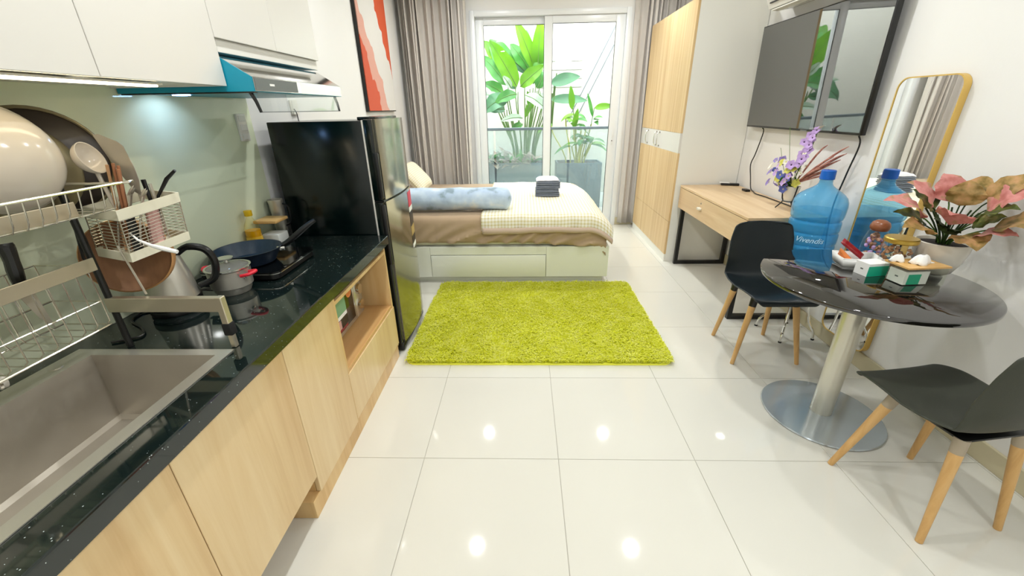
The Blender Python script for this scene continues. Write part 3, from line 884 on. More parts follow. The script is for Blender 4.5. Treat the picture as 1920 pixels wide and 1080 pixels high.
# energy-style sticker strip at the far edge of the lower door
def stick(z0, z1, mt, y0=FY1 - .125, y1=FY1 - .004, dx=.0):
    n = 6
    pts = []
    def fx(y): return -.772 + .020 * (1 - (2 * (y - FY0 - .03) / (FY1 - FY0 - .031) - 1) ** 2) + .0015 + dx
    m = M()
    ys = [y0 + (y1 - y0) * i / n for i in range(n + 1)]
    m.prism([(fx(y), y) for y in ys] + [(fx(y) - .001, y) for y in reversed(ys)], z0, z1, 'z')
    return obj('sticker', m, mt, d2)
stick(.848, .945, 'red_silicone'); stick(.815, .848, 'paper_white'); stick(.72, .815, 'choc_brown' if 'choc_brown' in MATS else 'pan_dark'); stick(.655, .72, 'leaf_gold'); stick(.60, .655, 'pan_dark'); stick(.57, .60, 'paper_white')

# microwave in the niche
mw = thing('microwave', 'small silver microwave with food sticker on its dark door', 'microwave', (-1.12, 1.85, .3705))
obj('body', M().box((-1.30, 1.60, .383), (-.940, 2.088, .612), .006), 'steel', mw)
for xx in (-1.26, -.99):
    for yy in (1.66, 2.05): obj('foot', M().lathe([(.012, 0), (.012, .0128)], (xx, yy, .3705), 10), 'rubber', mw)
md = obj('door', M().box((-.940, 1.602, .386), (-.922, 1.985, .609), .003), 'steel', mw)
obj('window', M().box((-.922, 1.615, .41), (-.9205, 1.965, .602)), 'stove_glass', md)
obj('sticker', M().box((-.9205, 1.62, .498), (-.920, 1.87, .60)), 'sticker_green' if 'sticker_green' in MATS else 'leaf_mid', md)
obj('sticker', M().box((-.9205, 1.62, .478), (-.920, 1.87, .497)), 'paper_white', md)
for i, mt in enumerate(('orange_pack', 'pink_plastic', 'pan_dark')):
    obj('sticker', M().box((-.9205, 1.64 + i * .08, .428), (-.920, 1.71 + i * .08, .474)), mt, md)
obj('sticker', M().box((-.9205, 1.62, .413), (-.920, 1.86, .426)), 'choc_red', md)
obj('sticker', M().lathe([(.0001, .0006), (.034, .0006), (.034, 0)], (-.9205, 1.925, .575), 20, Matrix.Rotation(PI / 2, 3, 'Y')), 'orange_pack', md)
obj('control_panel', M().box((-.940, 1.987, .386), (-.922, 2.086, .609), .003), 'steel', mw)
for zz in (.45, .54):
    obj('knob', M().lathe([(.03, 0), (.027, .018), (.0001, .018)], (-.922, 2.036, zz), 20, Matrix.Rotation(PI / 2, 3, 'Y')), 'chrome', mw)

# ================================================================== THINGS ON THE WORKTOP
Z0 = CT + .0005
# induction hob
hb = thing('induction_hob', 'flat black portable induction hob under the blue frying pan', 'hob', (-1.2, 1.72, Z0))
def rrect(x0, x1, y0, y1, r, n=5):
    out = []
    for cx, cy, a0 in ((x1 - r, y1 - r, 0), (x0 + r, y1 - r, PI / 2), (x0 + r, y0 + r, PI), (x1 - r, y0 + r, 1.5 * PI)):
        for i in range(n + 1):
            a = a0 + PI / 2 * i / n
            out.append((cx + r * math.cos(a), cy + r * math.sin(a)))
    return out
obj('body', M().prism(rrect(-1.365, -1.03, 1.555, 1.895, .03), Z0 + .008, Z0 + .034, 'z'), 'black_plastic', hb)
obj('glass_plate', M().prism(rrect(-1.37, -1.025, 1.55, 1.90, .035), Z0 + .034, Z0 + .040, 'z'), 'stove_glass', hb)
obj('trim', M().prism(rrect(-1.368, -1.0235, 1.5485, 1.902, .036), Z0 + .030, Z0 + .0335, 'z'), 'chrome', hb)
for xx in (-1.33, -1.07):
    for yy in (1.59, 1.86): obj('foot', M().lathe([(.012, 0), (.012, .008)], (xx, yy, Z0), 10), 'rubber', hb)
# frying pan
ZP = Z0 + .0405
fp = thing('frying_pan', 'dark blue speckled non-stick frying pan with black handle', 'pan', (-1.215, 1.685, ZP))
C = (-1.215, 1.685, ZP)
obj('bowl', M().lathe([(.0001, 0), (.085, 0), (.10, .004), (.133, .062), (.136, .064), (.131, .064), (.098, .009), (.0001, .006)], C, 36), 'pan_blue', fp)
obj('coating', M().lathe([(.0001, .0065), (.096, .0095), (.1295, .063)], C, 36, cap=False), 'pan_inner', fp)
hd_ = obj('handle', M().tube(bez((-1.10, 1.745, ZP + .056), (-1.05, 1.77, ZP + .075), (-1.01, 1.785, ZP + .125), (-.955, 1.81, ZP + .155), 8), [.011, .011, .012, .013, .013, .013, .012, .011, .009], 10), 'black_plastic', fp)
obj('bracket', M().box((-1.118, 1.732, ZP + .036), (-1.085, 1.752, ZP + .054), .003, rot=Matrix.Rotation(.45, 3, 'Z')), 'chrome', fp)
# small pot with glass lid
C = (-1.155, 1.462, Z0)
pt = thing('saucepot', 'small steel pot with glass lid and red handles beside the kettle', 'pot', C)
obj('body', M().lathe([(.0001, 0), (.058, 0), (.064, .012), (.066, .022), (.073, .03), (.075, .095), (.079, .099), (.073, .099), (.070, .03), (.0001, .012)], C, 32), 'steel', pt)
ld_ = obj('lid', M().lathe([(.074, .1005), (.066, .107), (.04, .115), (.012, .118)], C, 32, cap=False), 'lid_glass', pt)
obj('lid_ring', M().lathe([(.072, .0995), (.0795, .0995), (.0795, .104), (.072, .104), (.072, .0995)], C, 32, cap=False), 'chrome', ld_)
obj('lid_knob', M().lathe([(.008, .118), (.008, .128), (.026, .134), (.028, .139), (.0001, .141)], C, 20), 'chrome', ld_)
for s, yy in ((1, -.02), (-1, .02)):
    a = (C[0] + s * .073, C[1] + yy - .022, Z0 + .078); bq = (C[0] + s * .073, C[1] + yy + .028, Z0 + .078)
    hq = obj('handle', M().tube(catmull([a, (a[0] + s * .03, a[1] + .004, a[2] + .006), (a[0] + s * .042, (a[1] + bq[1]) / 2, a[2] + .010), (bq[0] + s * .03, bq[1] - .004, bq[2] + .006), bq], 4), .0065, 8), 'red_silicone', pt, label='red handle')
    obj('rivet', M().lathe([(.0001, .004), (.007, .003), (.008, 0)], (C[0] + s * .073, C[1] + yy, Z0 + .066), 10, Matrix.Rotation(s * PI / 2, 3, 'Y')), 'chrome', pt)
# kettle
C = (-1.255, 1.30, Z0)
kt = thing('electric_kettle', 'steel electric kettle with black base and large black handle', 'kettle', C)
obj('power_base', M().lathe([(.0001, 0), (.078, 0), (.08, .006), (.076, .02), (.0001, .022)], C, 32), 'black_plastic', kt)
obj('body', M().lathe([(.0001, .0225), (.077, .0225), (.079, .034), (.078, .05), (.068, .13), (.056, .195), (.053, .20), (.0001, .20)], C, 36), 'steel', kt)
obj('base_ring', M().lathe([(.0785, .023), (.0815, .026), (.0815, .046), (.0785, .05)], C, 36, cap=False), 'black_plastic', kt)
kl = obj('lid', M().lathe([(.053, .2005), (.053, .206), (.045, .214), (.0001, .217)], C, 32), 'black_plastic', kt)
obj('lid_knob', M().lathe([(.009, .217), (.012, .228), (.0001, .231)], C, 14), 'black_plastic', kl)
obj('handle', M().tube(catmull([(C[0] + .045, C[1] + .025, Z0 + .205), (C[0] + .075, C[1] + .042, Z0 + .222), (C[0] + .115, C[1] + .064, Z0 + .205), (C[0] + .13, C[1] + .072, Z0 + .155), (C[0] + .115, C[1] + .064, Z0 + .095), (C[0] + .072, C[1] + .04, Z0 + .075)], 6), [.011] * 6 + [.0125] * 19 + [.011] * 6, 10), 'black_plastic', kt)
obj('spout', M().add([(C[0] - .04, C[1] - .028, Z0 + .199), (C[0] - .054, C[1] + .01, Z0 + .199), (C[0] - .083, C[1] - .03, Z0 + .203), (C[0] - .056, C[1] - .018, Z0 + .14)], [(0, 1, 2), (1, 0, 3), (0, 2, 3), (2, 1, 3)]), 'steel', kt)
obj('switch', M().box((C[0] + .07, C[1] + .036, Z0 + .055), (C[0] + .098, C[1] + .055, Z0 + .062), .002), 'black_plastic', kt)
tag(obj('kettle_cord', M().tube(catmull([(-1.335, 1.285, Z0 + .006), (-1.36, 1.26, Z0 + .004), (-1.34, 1.20, Z0 + .004), (-1.26, 1.15, Z0 + .004), (-1.22, 1.10, Z0 + .004), (-1.28, 1.06, Z0 + .004)], 6), .0035, 6), 'black_plastic'), 'black cord looping on the worktop behind the dish rack', 'cord')
# oil bottle, seasoning box, tumbler
C = (-1.335, 1.865, Z0 + .0)
C = (-1.350, 1.945, Z0)
ob = thing('oil_bottle', 'yellow-capped bottle of cooking oil behind the frying pan', 'bottle', C)
obj('body', M().lathe([(.0001, 0), (.033, .001), (.036, .006), (.036, .12), (.03, .145), (.014, .175), (.013, .19)], C, 24, cap=False), 'bottle_oil', ob)
obj('oil', M().lathe([(.0001, .003), (.034, .004), (.0345, .115), (.0001, .115)], C, 24), 'oil', ob)
obj('label', M().lathe([(.0366, .03), (.0366, .085)], C, 24, cap=False), 'label_yellow', ob)
obj('cap', M().lathe([(.017, .186), (.018, .188), (.018, .212), (.0001, .214)], C, 18), 'cap_yellow', ob)
sb = thing('seasoning_box', 'clear seasoning box with wooden lid near the fridge', 'box', (-1.315, 2.055, Z0))
obj('tub', M().box((-1.37, 2.00, Z0), (-1.26, 2.11, Z0 + .13), .006), 'jar_glass', sb)
obj('salt', M().box((-1.362, 2.008, Z0 + .006), (-1.268, 2.102, Z0 + .07), .004), 'paper_white', sb)
obj('lid', M().box((-1.374, 1.996, Z0 + .1305), (-1.256, 2.114, Z0 + .146), .004), 'bamboo', sb)
C = (-1.335, 2.165, Z0)
tb = thing('steel_tumbler', 'steel tumbler with dark handle between seasoning box and fridge', 'cup', C)
obj('body', M().lathe([(.0001, 0), (.026, 0), (.036, .205), (.0385, .215), (.0385, .222), (.034, .222), (.025, .006), (.0001, .005)], C, 24), 'steel', tb)
obj('handle', M().tube(catmull([(C[0] + .033, C[1], Z0 + .2), (C[0] + .062, C[1], Z0 + .18), (C[0] + .058, C[1], Z0 + .10), (C[0] + .03, C[1], Z0 + .08)], 5), .004, 8), 'black_plastic', tb)

# ================================================================== DISH RACK
dk = thing('dish_rack', 'two-tier stainless dish rack standing over the sink', 'dish rack', (-1.1, .75, CT))
W = .0022
YE = 1.045
def bar(m, a, b, t=.012, h=.04):
    a, b = Vector(a), Vector(b)
    d = (b - a); L = d.length; r = d.to_track_quat('X', 'Z').to_matrix()
    vs = []
    mm = M().box((0, -t / 2, -h / 2), (L, t / 2, h / 2), .0015, 1)
    m.add([r @ Vector(v) + a for v in mm.v], mm.f)
for ye in (YE, .18):
    m = M(); m.box((-1.215, ye - .010, .905), (-.868, ye + .010, .950), .002, 1); m.box((-.888, ye - .0105, .86), (-.868, ye + .0105, .951), .002, 1)
    obj('side_beam', m, 'rack_flat', dk)
    obj('front_foot', M().box((-.886, ye - .008, CT + .0005), (-.870, ye + .008, .86), .002, 1), 'rack_flat', dk)
    obj('rubber_sleeve', M().box((-.891, ye - .013, .828), (-.865, ye + .013, .868), .004), 'rubber', dk)
    obj('rear_post', M().tube([(-1.205, ye, CT + .0005), (-1.205, ye, 1.30)], .0085, 10), 'black_metal', dk)
# lower hanging basket
BX = (-1.335, -1.192); BZ0, BZ1 = .882, 1.06; BYL, BYR = .30, 1.01
obj('basket_rail', M().box((-1.190, BYL, 1.040), (-1.186, 1.034, 1.076), .001, 1), 'rack_flat', dk)
m = M()
for zz, xs in ((BZ0, BX), (.955, BX), (1.062, (BX[0], -1.215))):
    for xx in xs: m.tube([(xx, BYL, zz), (xx, BYR, zz)], W * (1.5 if zz == BZ0 and xx == BX[1] else 1), 6)
    for yy in (BYL, BYR): m.tube([(xs[0], yy, zz), (xs[1], yy, zz)], W, 6)
obj('basket_frame', m, 'rack_wire', dk)
n = 20
for i in range(n + 1):
    yy = BYL + (BYR - BYL) * i / n
    obj('wire', M().tube([(BX[1] + .002, yy, 1.045), (BX[1], yy, BZ0 + .012), (BX[1] - .014, yy, BZ0 - .001), (BX[0] + .01, yy, BZ0 - .001), (BX[0], yy, BZ0 + .012), (BX[0], yy, 1.06)], W * .8, 5), 'rack_wire', dk)
# upper shelf
obj('upper_rail', M().tube(catmull([(-1.34, .28, 1.274), (-1.05, .28, 1.274), (-1.04, .30, 1.274), (-1.04, 1.02, 1.274), (-1.05, 1.035, 1.274), (-1.34, 1.035, 1.274)], 3), .0034, 8), 'rack_wire', dk)
obj('upper_bar', M().box((-1.062, .28, 1.214), (-1.058, .935, 1.248), .001, 1), 'rack_flat', dk)
m = M()
for xx in (-1.06, -1.2, -1.34): m.tube([(xx, .28, 1.212), (xx, 1.03, 1.212)], W, 6)
obj('shelf_frame', m, 'rack_wire', dk)
for i in range(26):
    yy = .30 + i * .029
    obj('wire', M().tube([(-1.041, yy, 1.272), (-1.05, yy, 1.225), (-1.058, yy, 1.211), (-1.34, yy, 1.211)], W * .75, 5), 'rack_wire', dk)
# knife hanging in the basket slot
kn = thing('kitchen_knife', 'black-handled kitchen knife standing in the lower rack slot', 'knife', (-1.232, .89, .91))
obj('blade', M().prism([(.868, 1.05), (.905, 1.045), (.912, .925), (.890, .965)], -1.2325, -1.2310, 'x'), 'utensil_steel', kn)
obj('handle', M().tube(catmull([(-1.232, .886, 1.045), (-1.230, .889, 1.085), (-1.232, .896, 1.125), (-1.236, .900, 1.158)], 4), [.012, .0115, .012, .0135, .014, .0145, .014, .0135, .014, .015, .016, .0165, .015], 10), 'black_plastic', kn)
# bowls, lid and pan on the upper shelf
def dish(name, label, cat, c, d, prof, mt, sub=None):
    t = thing(name, label, cat, c)
    obj('bowl' if cat == 'bowl' else 'disc', M().lathe(prof, c, 40, aim(d)), mt, t, angle=50)
    return t
hemis = [(math.sin(a) * .125 + .0001, .098 * (math.cos(a))) for a in [i * PI / 2 / 14 for i in range(15)]]
bowl_prof = hemis + [(.121, -.002)] + [(math.sin(a) * .118 + .0001, .092 * math.cos(a)) for a in [PI / 2 - i * PI / 2 / 14 for i in range(15)]]
dish('mixing_bowl', 'large glossy cream bowl upside down on the upper rack', 'bowl', (-1.235, .955, 1.345), (1, -.25, .30), bowl_prof, 'bowl_white')
b2 = dish('enamel_bowl', 'second cream bowl with a hanging hole, behind the big bowl', 'bowl', (-1.275, .985, 1.345), (1, -.2, .25), [(r * 1.08, z * .75) for r, z in bowl_prof], 'bowl_white')
obj('hang_hole', M().lathe([(.0001, .001), (.008, .001), (.008, 0)], (-1.193, 1.01, 1.266), 12, aim((1, .1, -.4))), 'rubber', b2)
disc = [(.0001, .03), (.07, .026), (.12, .012), (.137, .0), (.142, -.004), (.142, -.008), (.135, -.006), (.07, .018), (.0001, .022)]
dish('steel_lid', 'olive steel pan lid leaning on the upper rack', 'platter', (-1.285, 1.03, 1.310), (1, -.55, .25), [(r * .9, z) for r, z in disc], 'lid_olive')
sk2 = dish('dark_skillet', 'dark pan with olive rim at the back of the upper rack', 'pan', (-1.298, 1.110, 1.318), (1, -.70, .20), [(r * .99, z) for r, z in disc], 'pan_dark')
obj('rim', M().tube([Vector((-1.298, 1.110, 1.318)) + aim((1, -.70, .20)) @ Vector((.142 * math.cos(i * PI / 20), .142 * math.sin(i * PI / 20), -.003)) for i in range(40)], .005, 8, closed=True), 'lid_olive', sk2)
# round wooden chopping board leaning behind the rack end
bd = thing('chopping_board', 'round wooden chopping board standing behind the rack end', 'chopping board', (-1.16, 1.13, .93))
mx = aim((.52, -.92, .16))
obj('board', M().lathe([(.0001, .010), (.100, .012), (.106, .016), (.110, .012), (.110, -.016), (.106, -.019), (.0001, -.019)], (-1.205, 1.15, 1.040), 44, mx), 'cutting_wood', bd, angle=50)
obj('edge_band', M().lathe([(.1065, .0163), (.1106, .012), (.1106, -.016), (.1065, -.0195)], (-1.205, 1.15, 1.040), 44, mx, cap=False), 'wood_rim', bd)
obj('prop_wire', M().tube([(-1.13, 1.06, 1.10), (-1.11, 1.065, .951)], .003, 6), 'utensil_steel', bd)

# cutlery caddy hooked on the rack end
cq = thing('cutlery_caddy', 'cream wire cutlery caddy hooked on the rack end, full of utensils', 'caddy', (-1.15, 1.14, 1.04))
A = Vector((.06, .165, .022)).normalized(); Bv = Vector((-.985, .36, 0)).normalized()
N0 = Vector((-1.098, 1.052, 1.06)); LA, LB = .165, .165; UP = Vector((.10, -.02, 1)).normalized(); HC = .135
def cp(a, b, h): return N0 + A * a + Bv * b + UP * h
def band(h0, h1, mt, name):
    m = M(); th = .004
    P = [(0, 0), (LA, 0), (LA, LB), (0, LB)]
    Q = [(th, th), (LA - th, th), (LA - th, LB - th), (th, LB - th)]
    vs = [cp(a, b, h0) for a, b in P] + [cp(a, b, h1) for a, b in P] + [cp(a, b, h0) for a, b in Q] + [cp(a, b, h1) for a, b in Q]
    fs = []
    for i in range(4):
        j = (i + 1) % 4
        fs += [(i, j, 4 + j, 4 + i), (8 + j, 8 + i, 12 + i, 12 + j), (4 + i, 4 + j, 12 + j, 12 + i), (j, i, 8 + i, 8 + j)]
    obj(name, m.add(vs, fs), mt, cq, angle=20)
band(HC - .022, HC + .006, 'caddy_cream', 'top_band'); band(-.006, .02, 'caddy_cream', 'bottom_band')
obj('floor_plate', M().add([cp(.003, .003, 0), cp(LA - .003, .003, 0), cp(LA - .003, LB - .003, 0), cp(.003, LB - .003, 0), cp(.003, .003, .003), cp(LA - .003, .003, .003), cp(LA - .003, LB - .003, .003), cp(.003, LB - .003, .003)],
    [(0, 3, 2, 1), (4, 5, 6, 7), (0, 1, 5, 4), (1, 2, 6, 5), (2, 3, 7, 6), (3, 0, 4, 7)]), 'caddy_cream', cq)
for i in range(10):
    h = .028 + i * .0093
    obj('wire', M().tube([cp(.002, .002, h), cp(LA - .002, .002, h), cp(LA - .002, LB - .002, h), cp(.002, LB - .002, h)], .0013, 5, closed=True), 'rack_wire', cq)
for a, b in [(LA * .33, .002), (LA * .66, .002), (.002, LB * .33), (.002, LB * .66), (.002, .002), (LA - .002, .002), (.002, LB - .002)]:
    obj('wire', M().tube([cp(a, b, .015), cp(a, b, HC - .018)], .0015, 5), 'rack_wire', cq)
obj('hook', M().tube([cp(.01, LB, HC), cp(-.02, LB + .01, HC - .005), cp(-.03, LB + .01, .0), cp(.005, LB + .01, -.10)], .004, 8), 'black_metal', cq)
# utensils standing in the caddy
def rod(name, label, cat, pts, r, mt, head=None, group=None):
    t = thing(name, label, cat, pts[0], group)
    obj('handle', M().tube(pts, r, 8), mt, t)
    if head: obj(head[0], head[1], head[2], t, angle=50)
    return t
rod('ladle', 'steel ladle leaning left out of the cutlery caddy', 'ladle', [(-1.14, 1.13, 1.09), (-1.146, 1.112, 1.20), (-1.146, 1.102, 1.292)], [.003, .0045, .0055], 'bowl_white',
    ('bowl', M().lathe([(math.sin(a) * .042 + .0001, -.036 * math.cos(a)) for a in [i * PI / 2 / 8 for i in range(9)]] + [(math.sin(a) * .040 + .0001, -.034 * math.cos(a)) for a in [PI / 2 - i * PI / 2 / 8 for i in range(9)]], (-1.140, 1.098, 1.332), 28, aim((.95, .20, .35))), 'bowl_white'))
def slab(pts, nrm, t):
    nrm = Vector(nrm).normalized() * t
    n = len(pts); P = [Vector(p) for p in pts]
    return M().add([p for p in P] + [p + nrm for p in P], [tuple(range(n - 1, -1, -1)), tuple(range(n, 2 * n))] + [(i, (i + 1) % n, n + (i + 1) % n, n + i) for i in range(n)])
sp = [ony for ony in [(-1.165, 1.385), (-1.150, 1.388), (-1.105, 1.368), (-1.092, 1.356), (-1.083, 1.30), (-1.083, 1.265), (-1.093, 1.222), (-1.107, 1.232), (-1.140, 1.308)]]
rod('turner', 'flat grey steel turner standing tallest in the caddy', 'spatula', [(-1.115, 1.155, 1.085), (-1.103, 1.153, 1.16), (-1.098, 1.152, 1.23)], .004, 'utensil_steel',
    ('blade', slab([(x, 1.150, z) for x, z in sp], (.2, -1, 0), .0015), 'utensil_steel'))
for i, (dx, dy, tz, mt) in enumerate([(.0, 0, 1.315, 'chopstick'), (.006, .006, 1.308, 'chopstick'), (-.012, -.006, 1.312, 'chopstick_light'), (.010, -.002, 1.30, 'chopstick')]):
    rod('chopstick', ['brown chopstick, tallest of the bundle in the caddy', 'brown chopstick at the back of the caddy bundle', 'pale chopstick at the left of the caddy bundle', 'short brown chopstick at the right of the bundle'][i], 'chopstick',
        [(-1.155 + dx, 1.12 + dy, 1.068), (-1.103 + dx, 1.112 + dy, tz)], [.003, .0038], mt, group='chopsticks in the caddy')
rod('black_utensil', 'black-handled utensil poking right out of the caddy', 'utensil', [(-1.10, 1.15, 1.07), (-1.07, 1.178, 1.215), (-1.035, 1.187, 1.262), (-1.005, 1.19, 1.285)], [.003, .004, .0055, .004], 'black_plastic')
for i in range(5):
    x0 = -1.175 + i * .016; y0_ = 1.10 + (i % 2) * .02
    lab = ['steel fork nearest the front corner of the caddy', 'steel spoon second from the caddy corner', 'steel fork in the middle of the caddy', 'steel spoon right of the caddy middle', 'steel butter knife by the turner'][i]
    tip = (x0 + .045, y0_ + .025, 1.222 + .008 * (i % 3))
    hd2 = M().lathe([(.0001, -.014), (.010, -.007), (.013, .003), (.010, .014), (.0001, .02)], tip, 12, aim((.5, .4, .8)) @ Matrix.Diagonal((1, .25, 1)).to_3x3())
    rod(['fork', 'spoon', 'fork', 'spoon', 'table_knife'][i], lab, 'cutlery', [(x0, y0_, 1.07), (x0 + .02, y0_ + .01, 1.15), tip], [.002, .0025, .002], 'utensil_steel', ('tip', hd2, 'utensil_steel'), 'cutlery in the caddy')
rod('kitchen_shears', 'dark-gripped kitchen shears standing beside the turner', 'scissors', [(-1.09, 1.165, 1.07), (-1.092, 1.172, 1.20), (-1.098, 1.178, 1.262)], [.004, .005, .006], 'black_plastic', ('blade', M().tube([(-1.082, 1.176, 1.10), (-1.086, 1.182, 1.25)], .004, 6), 'utensil_steel'))
rod('pink_brush', 'pale pink brush standing inside the caddy', 'brush', [(-1.085, 1.135, 1.068), (-1.08, 1.155, 1.20)], [.018, .015], 'pink_plastic')
rod('whisk_grip', 'dark purple-handled tool inside the caddy', 'utensil', [(-1.115, 1.10, 1.068), (-1.12, 1.12, 1.19)], [.012, .010], 'black_plastic')
rod('white_spoon', 'long white spoon lying out of the caddy towards the kettle', 'spoon', [(-1.106, 1.085, 1.13), (-1.06, 1.055, 1.118), (-1.02, 1.045, 1.106), (-.985, 1.042, 1.097), (-.95, 1.042, 1.088)], [.002, .003, .0045, .0065, .0055], 'paper_white')

# ================================================================== RUG
rg = thing('shag_rug', 'bright lime green shaggy rug in front of the bed', 'rug', (.085, 2.72, 0))
RGX0, RGX1, RGY0, RGY1 = -.74, .90, 2.095, 3.345
obj('backing', M().prism(rrect(RGX0, RGX1, RGY0, RGY1, .07, 8), .0004, .010, 'z'), 'rug_back', rg)
def pile():
    rs = np.random.RandomState(4)
    n = 100000
    x = rs.uniform(RGX0 + .006, RGX1 - .006, n); y = rs.uniform(RGY0 + .006, RGY1 - .006, n)
    # keep inside the rounded corners
    r = .066
    cx = np.clip(x, RGX0 + r, RGX1 - r); cy = np.clip(y, RGY0 + r, RGY1 - r)
    k = (x - cx) ** 2 + (y - cy) ** 2 < r * r
    x, y = x[k], y[k]; n = len(x)
    # combed directions vary smoothly over the rug
    a = -1.4 + .9 * np.sin(5.1 * x + 1.3 + 2 * np.sin(3.1 * y)) + .9 * np.cos(6.3 * y - .4 + 1.7 * np.sin(4.3 * x)) + .8 * np.sin(23 * x - 17 * y + 3 * np.sin(11 * y)) + rs.normal(0, .7, n)
    L = rs.uniform(.026, .046, n); lean = rs.uniform(.65, 1.35, n)
    h = L * np.cos(lean); s = L * np.sin(lean)
    dx, dy = np.cos(a), np.sin(a)
    wd = rs.uniform(.0022, .0042, n)
    px, py = -dy * wd, dx * wd
    z0 = np.full(n, .009)
    b0 = np.stack([x - px, y - py, z0], 1); b1 = np.stack([x + px, y + py, z0], 1)
    mx_, my_ = x + dx * s * .35, y + dy * s * .35
    m0 = np.stack([mx_ - px, my_ - py, z0 + h * .85 + .004], 1); m1 = np.stack([mx_ + px, my_ + py, z0 + h * .85 + .004], 1)
    tx, ty = np.clip(x + dx * s, RGX0 + .001, RGX1 - .001), np.clip(y + dy * s, RGY0 + .001, RGY1 - .001)
    t = np.stack([tx, ty, z0 + h], 1)
    V = np.stack([b0, b1, m1, m0, t], 1).reshape(-1, 3) - np.array(ORG[rg.name])
    me = bpy.data.meshes.new('pile')
    me.vertices.add(n * 5); me.vertices.foreach_set('co', V.astype(np.float32).ravel())
    base = (np.arange(n) * 5)[:, None]
    q = base + np.array([0, 1, 2, 3]); tr = base + np.array([3, 2, 4])
    loops = np.concatenate([q, tr], 1).ravel()
    me.loops.add(n * 7); me.loops.foreach_set('vertex_index', loops.astype(np.int32))
    st = (np.arange(n) * 7)[:, None] + np.array([0, 4])
    me.polygons.add(n * 2); me.polygons.foreach_set('loop_start', st.ravel().astype(np.int32))
    me.update(calc_edges=True); me.validate()
    at = me.attributes.new('strand', 'FLOAT', 'POINT')
    cl = np.clip(rs.uniform(0, 1, n) * .7 + .3 * (.5 + .5 * np.sin(31 * x + 5 * np.sin(9 * y)) * np.cos(27 * y)), 0, 1)
    at.data.foreach_set('value', np.repeat(cl, 5).astype(np.float32))
    me.materials.append(MATS['pile_yarn'])
    o = bpy.data.objects.new('pile', me); COL.objects.link(o); o.parent = rg; o['kind'] = 'stuff'
    ORG[o.name] = ORG[rg.name]
pile()

# ================================================================== BED
BX0_, BX1_, BY0_, BY1_ = -1.392, .73, 3.39, 5.05
bd = thing('bed', 'low white platform bed with drawer and tan sheeted mattress', 'bed', (-.33, 4.2, 0))
bb = M(); bb.box((BX0_, BY0_ + .02, .055), (BX1_, BY1_, .335), .004); 
obj('platform', bb, 'bed_white', bd)
obj('plinth', M().box((BX0_, BY0_ + .05, .0), (BX1_ - .035, BY1_ - .05, .0545)), 'bed_white', bd)
obj('front_panel', M().box((BX0_, BY0_, .055), (-.826, BY0_ + .0195, .335), .002, 1), 'bed_white', bd)
obj('front_panel', M().box((.190, BY0_, .055), (BX1_, BY0_ + .0195, .335), .002, 1), 'bed_white', bd)
obj('front_panel', M().box((-.825, BY0_, .262), (.189, BY0_ + .0195, .335), .002, 1), 'bed_white', bd)
obj('drawer', M().box((-.822, BY0_ - .006, .058), (.186, BY0_ + .0195, .257), .003), 'bed_white', bd)
mt = obj('mattress', M().box((BX0_ + .01, BY0_ + .015, .3355), (BX1_ - .045, BY1_ - .02, .56), .05, 4), 'bed_cream', bd, angle=50)
# fitted sheet: one shell over top, front, right side
def sheet_pt(u, v):
    # v 0..1 from front hem over the top to the back; u 0..1 from left to right (then down the right side)
    x = BX0_ + .01 + u * (BX1_ - .03 - BX0_ - .01)
    L1, L2 = .26, BY1_ - BY0_ - .02
    s = v * (L1 + L2)
    top = .598
    r = .055
    hem = .374 - .032 * max(0, min(1, (u - .62) / .25)) ** 1.5
    yf = BY0_ + .004
    pts_front = top - r - hem
    arc = r * PI / 2
    if s < pts_front:
        y, z = yf, hem + s
        fold = .030 * math.sin((x * 1.0 - z * 1.8) * 34 + 2 * math.sin(x * 7)) * max(0, (top - r - z) / (top - r - hem)) ** .5
        y -= max(-.002, fold) if x > -.75 else fold * .3
    elif s < pts_front + arc:
        a = (s - pts_front) / r
        y, z = yf + r - r * math.cos(a), top - r + r * math.sin(a)
    else:
        y, z = yf + r + (s - pts_front - arc), top
        y = min(y, BY1_ - .01)
    # round the right-hand end downwards
    xe = BX1_ - .03
    d = x - (xe - .16)
    if d > 0:
        z -= .085 * (d / .16) ** 2
    if z > .5: z += .004 * noise.noise(Vector((x * 6, y * 6, 1.7)))
    return (x, y, z)
sh = obj('fitted_sheet', M().grid(sheet_pt, 110, 70), 'sheet_tan', bd, angle=80)
solid(sh, .004, 0)
# right-end skirt of the sheet
def sheet_side(u, v):
    y = BY0_ + .01 + u * (BY1_ - BY0_ - .03)
    top = .598 - .085
    z = top - v * (top - .34)
    x = BX1_ - .030 + .012 * math.sin(v * PI) + .008 * math.sin(y * 30 + v * 4) * v
    return (x, y, z)
ss = obj('sheet_end', M().grid(sheet_side, 60, 12), 'sheet_tan', bd, angle=80); solid(ss, .004)

# checked blanket, spread over the right part and hanging over the front
def blanket_pt(u, v):
    x = -.365 + u * (BX1_ + .02 + .365)
    L1 = .115 - .01 * u
    s = v * (1.66 + L1)
    top = .610; r = .06
    yf = BY0_ - .012
    arc = r * PI / 2
    if s < L1 - r * .5:
        y, z = yf - .006 * math.sin(x * 40) * (1 - s / L1), top - r - (L1 - r * .5 - s)
    elif s < L1 - r * .5 + arc:
        a = (s - (L1 - r * .5)) / r
        y, z = yf + r - r * math.cos(a), top - r + r * math.sin(a)
    else:
        y, z = yf + r + (s - (L1 - r * .5) - arc), top
        y = min(y, BY1_ - .02)
    xe = BX1_
    d = x - (xe - .19)
    if d > 0: z -= .10 * (d / .19) ** 2
    yy = (y - 4.75)
    if yy > 0 and d > -.12:      # the far right corner falls away
        z -= .05 * min(1, yy / .28) * max(0, (d + .12) / .3)
    z += .007 * noise.noise(Vector((x * 7, y * 9, .3))) + .003
    return (x, y, z)
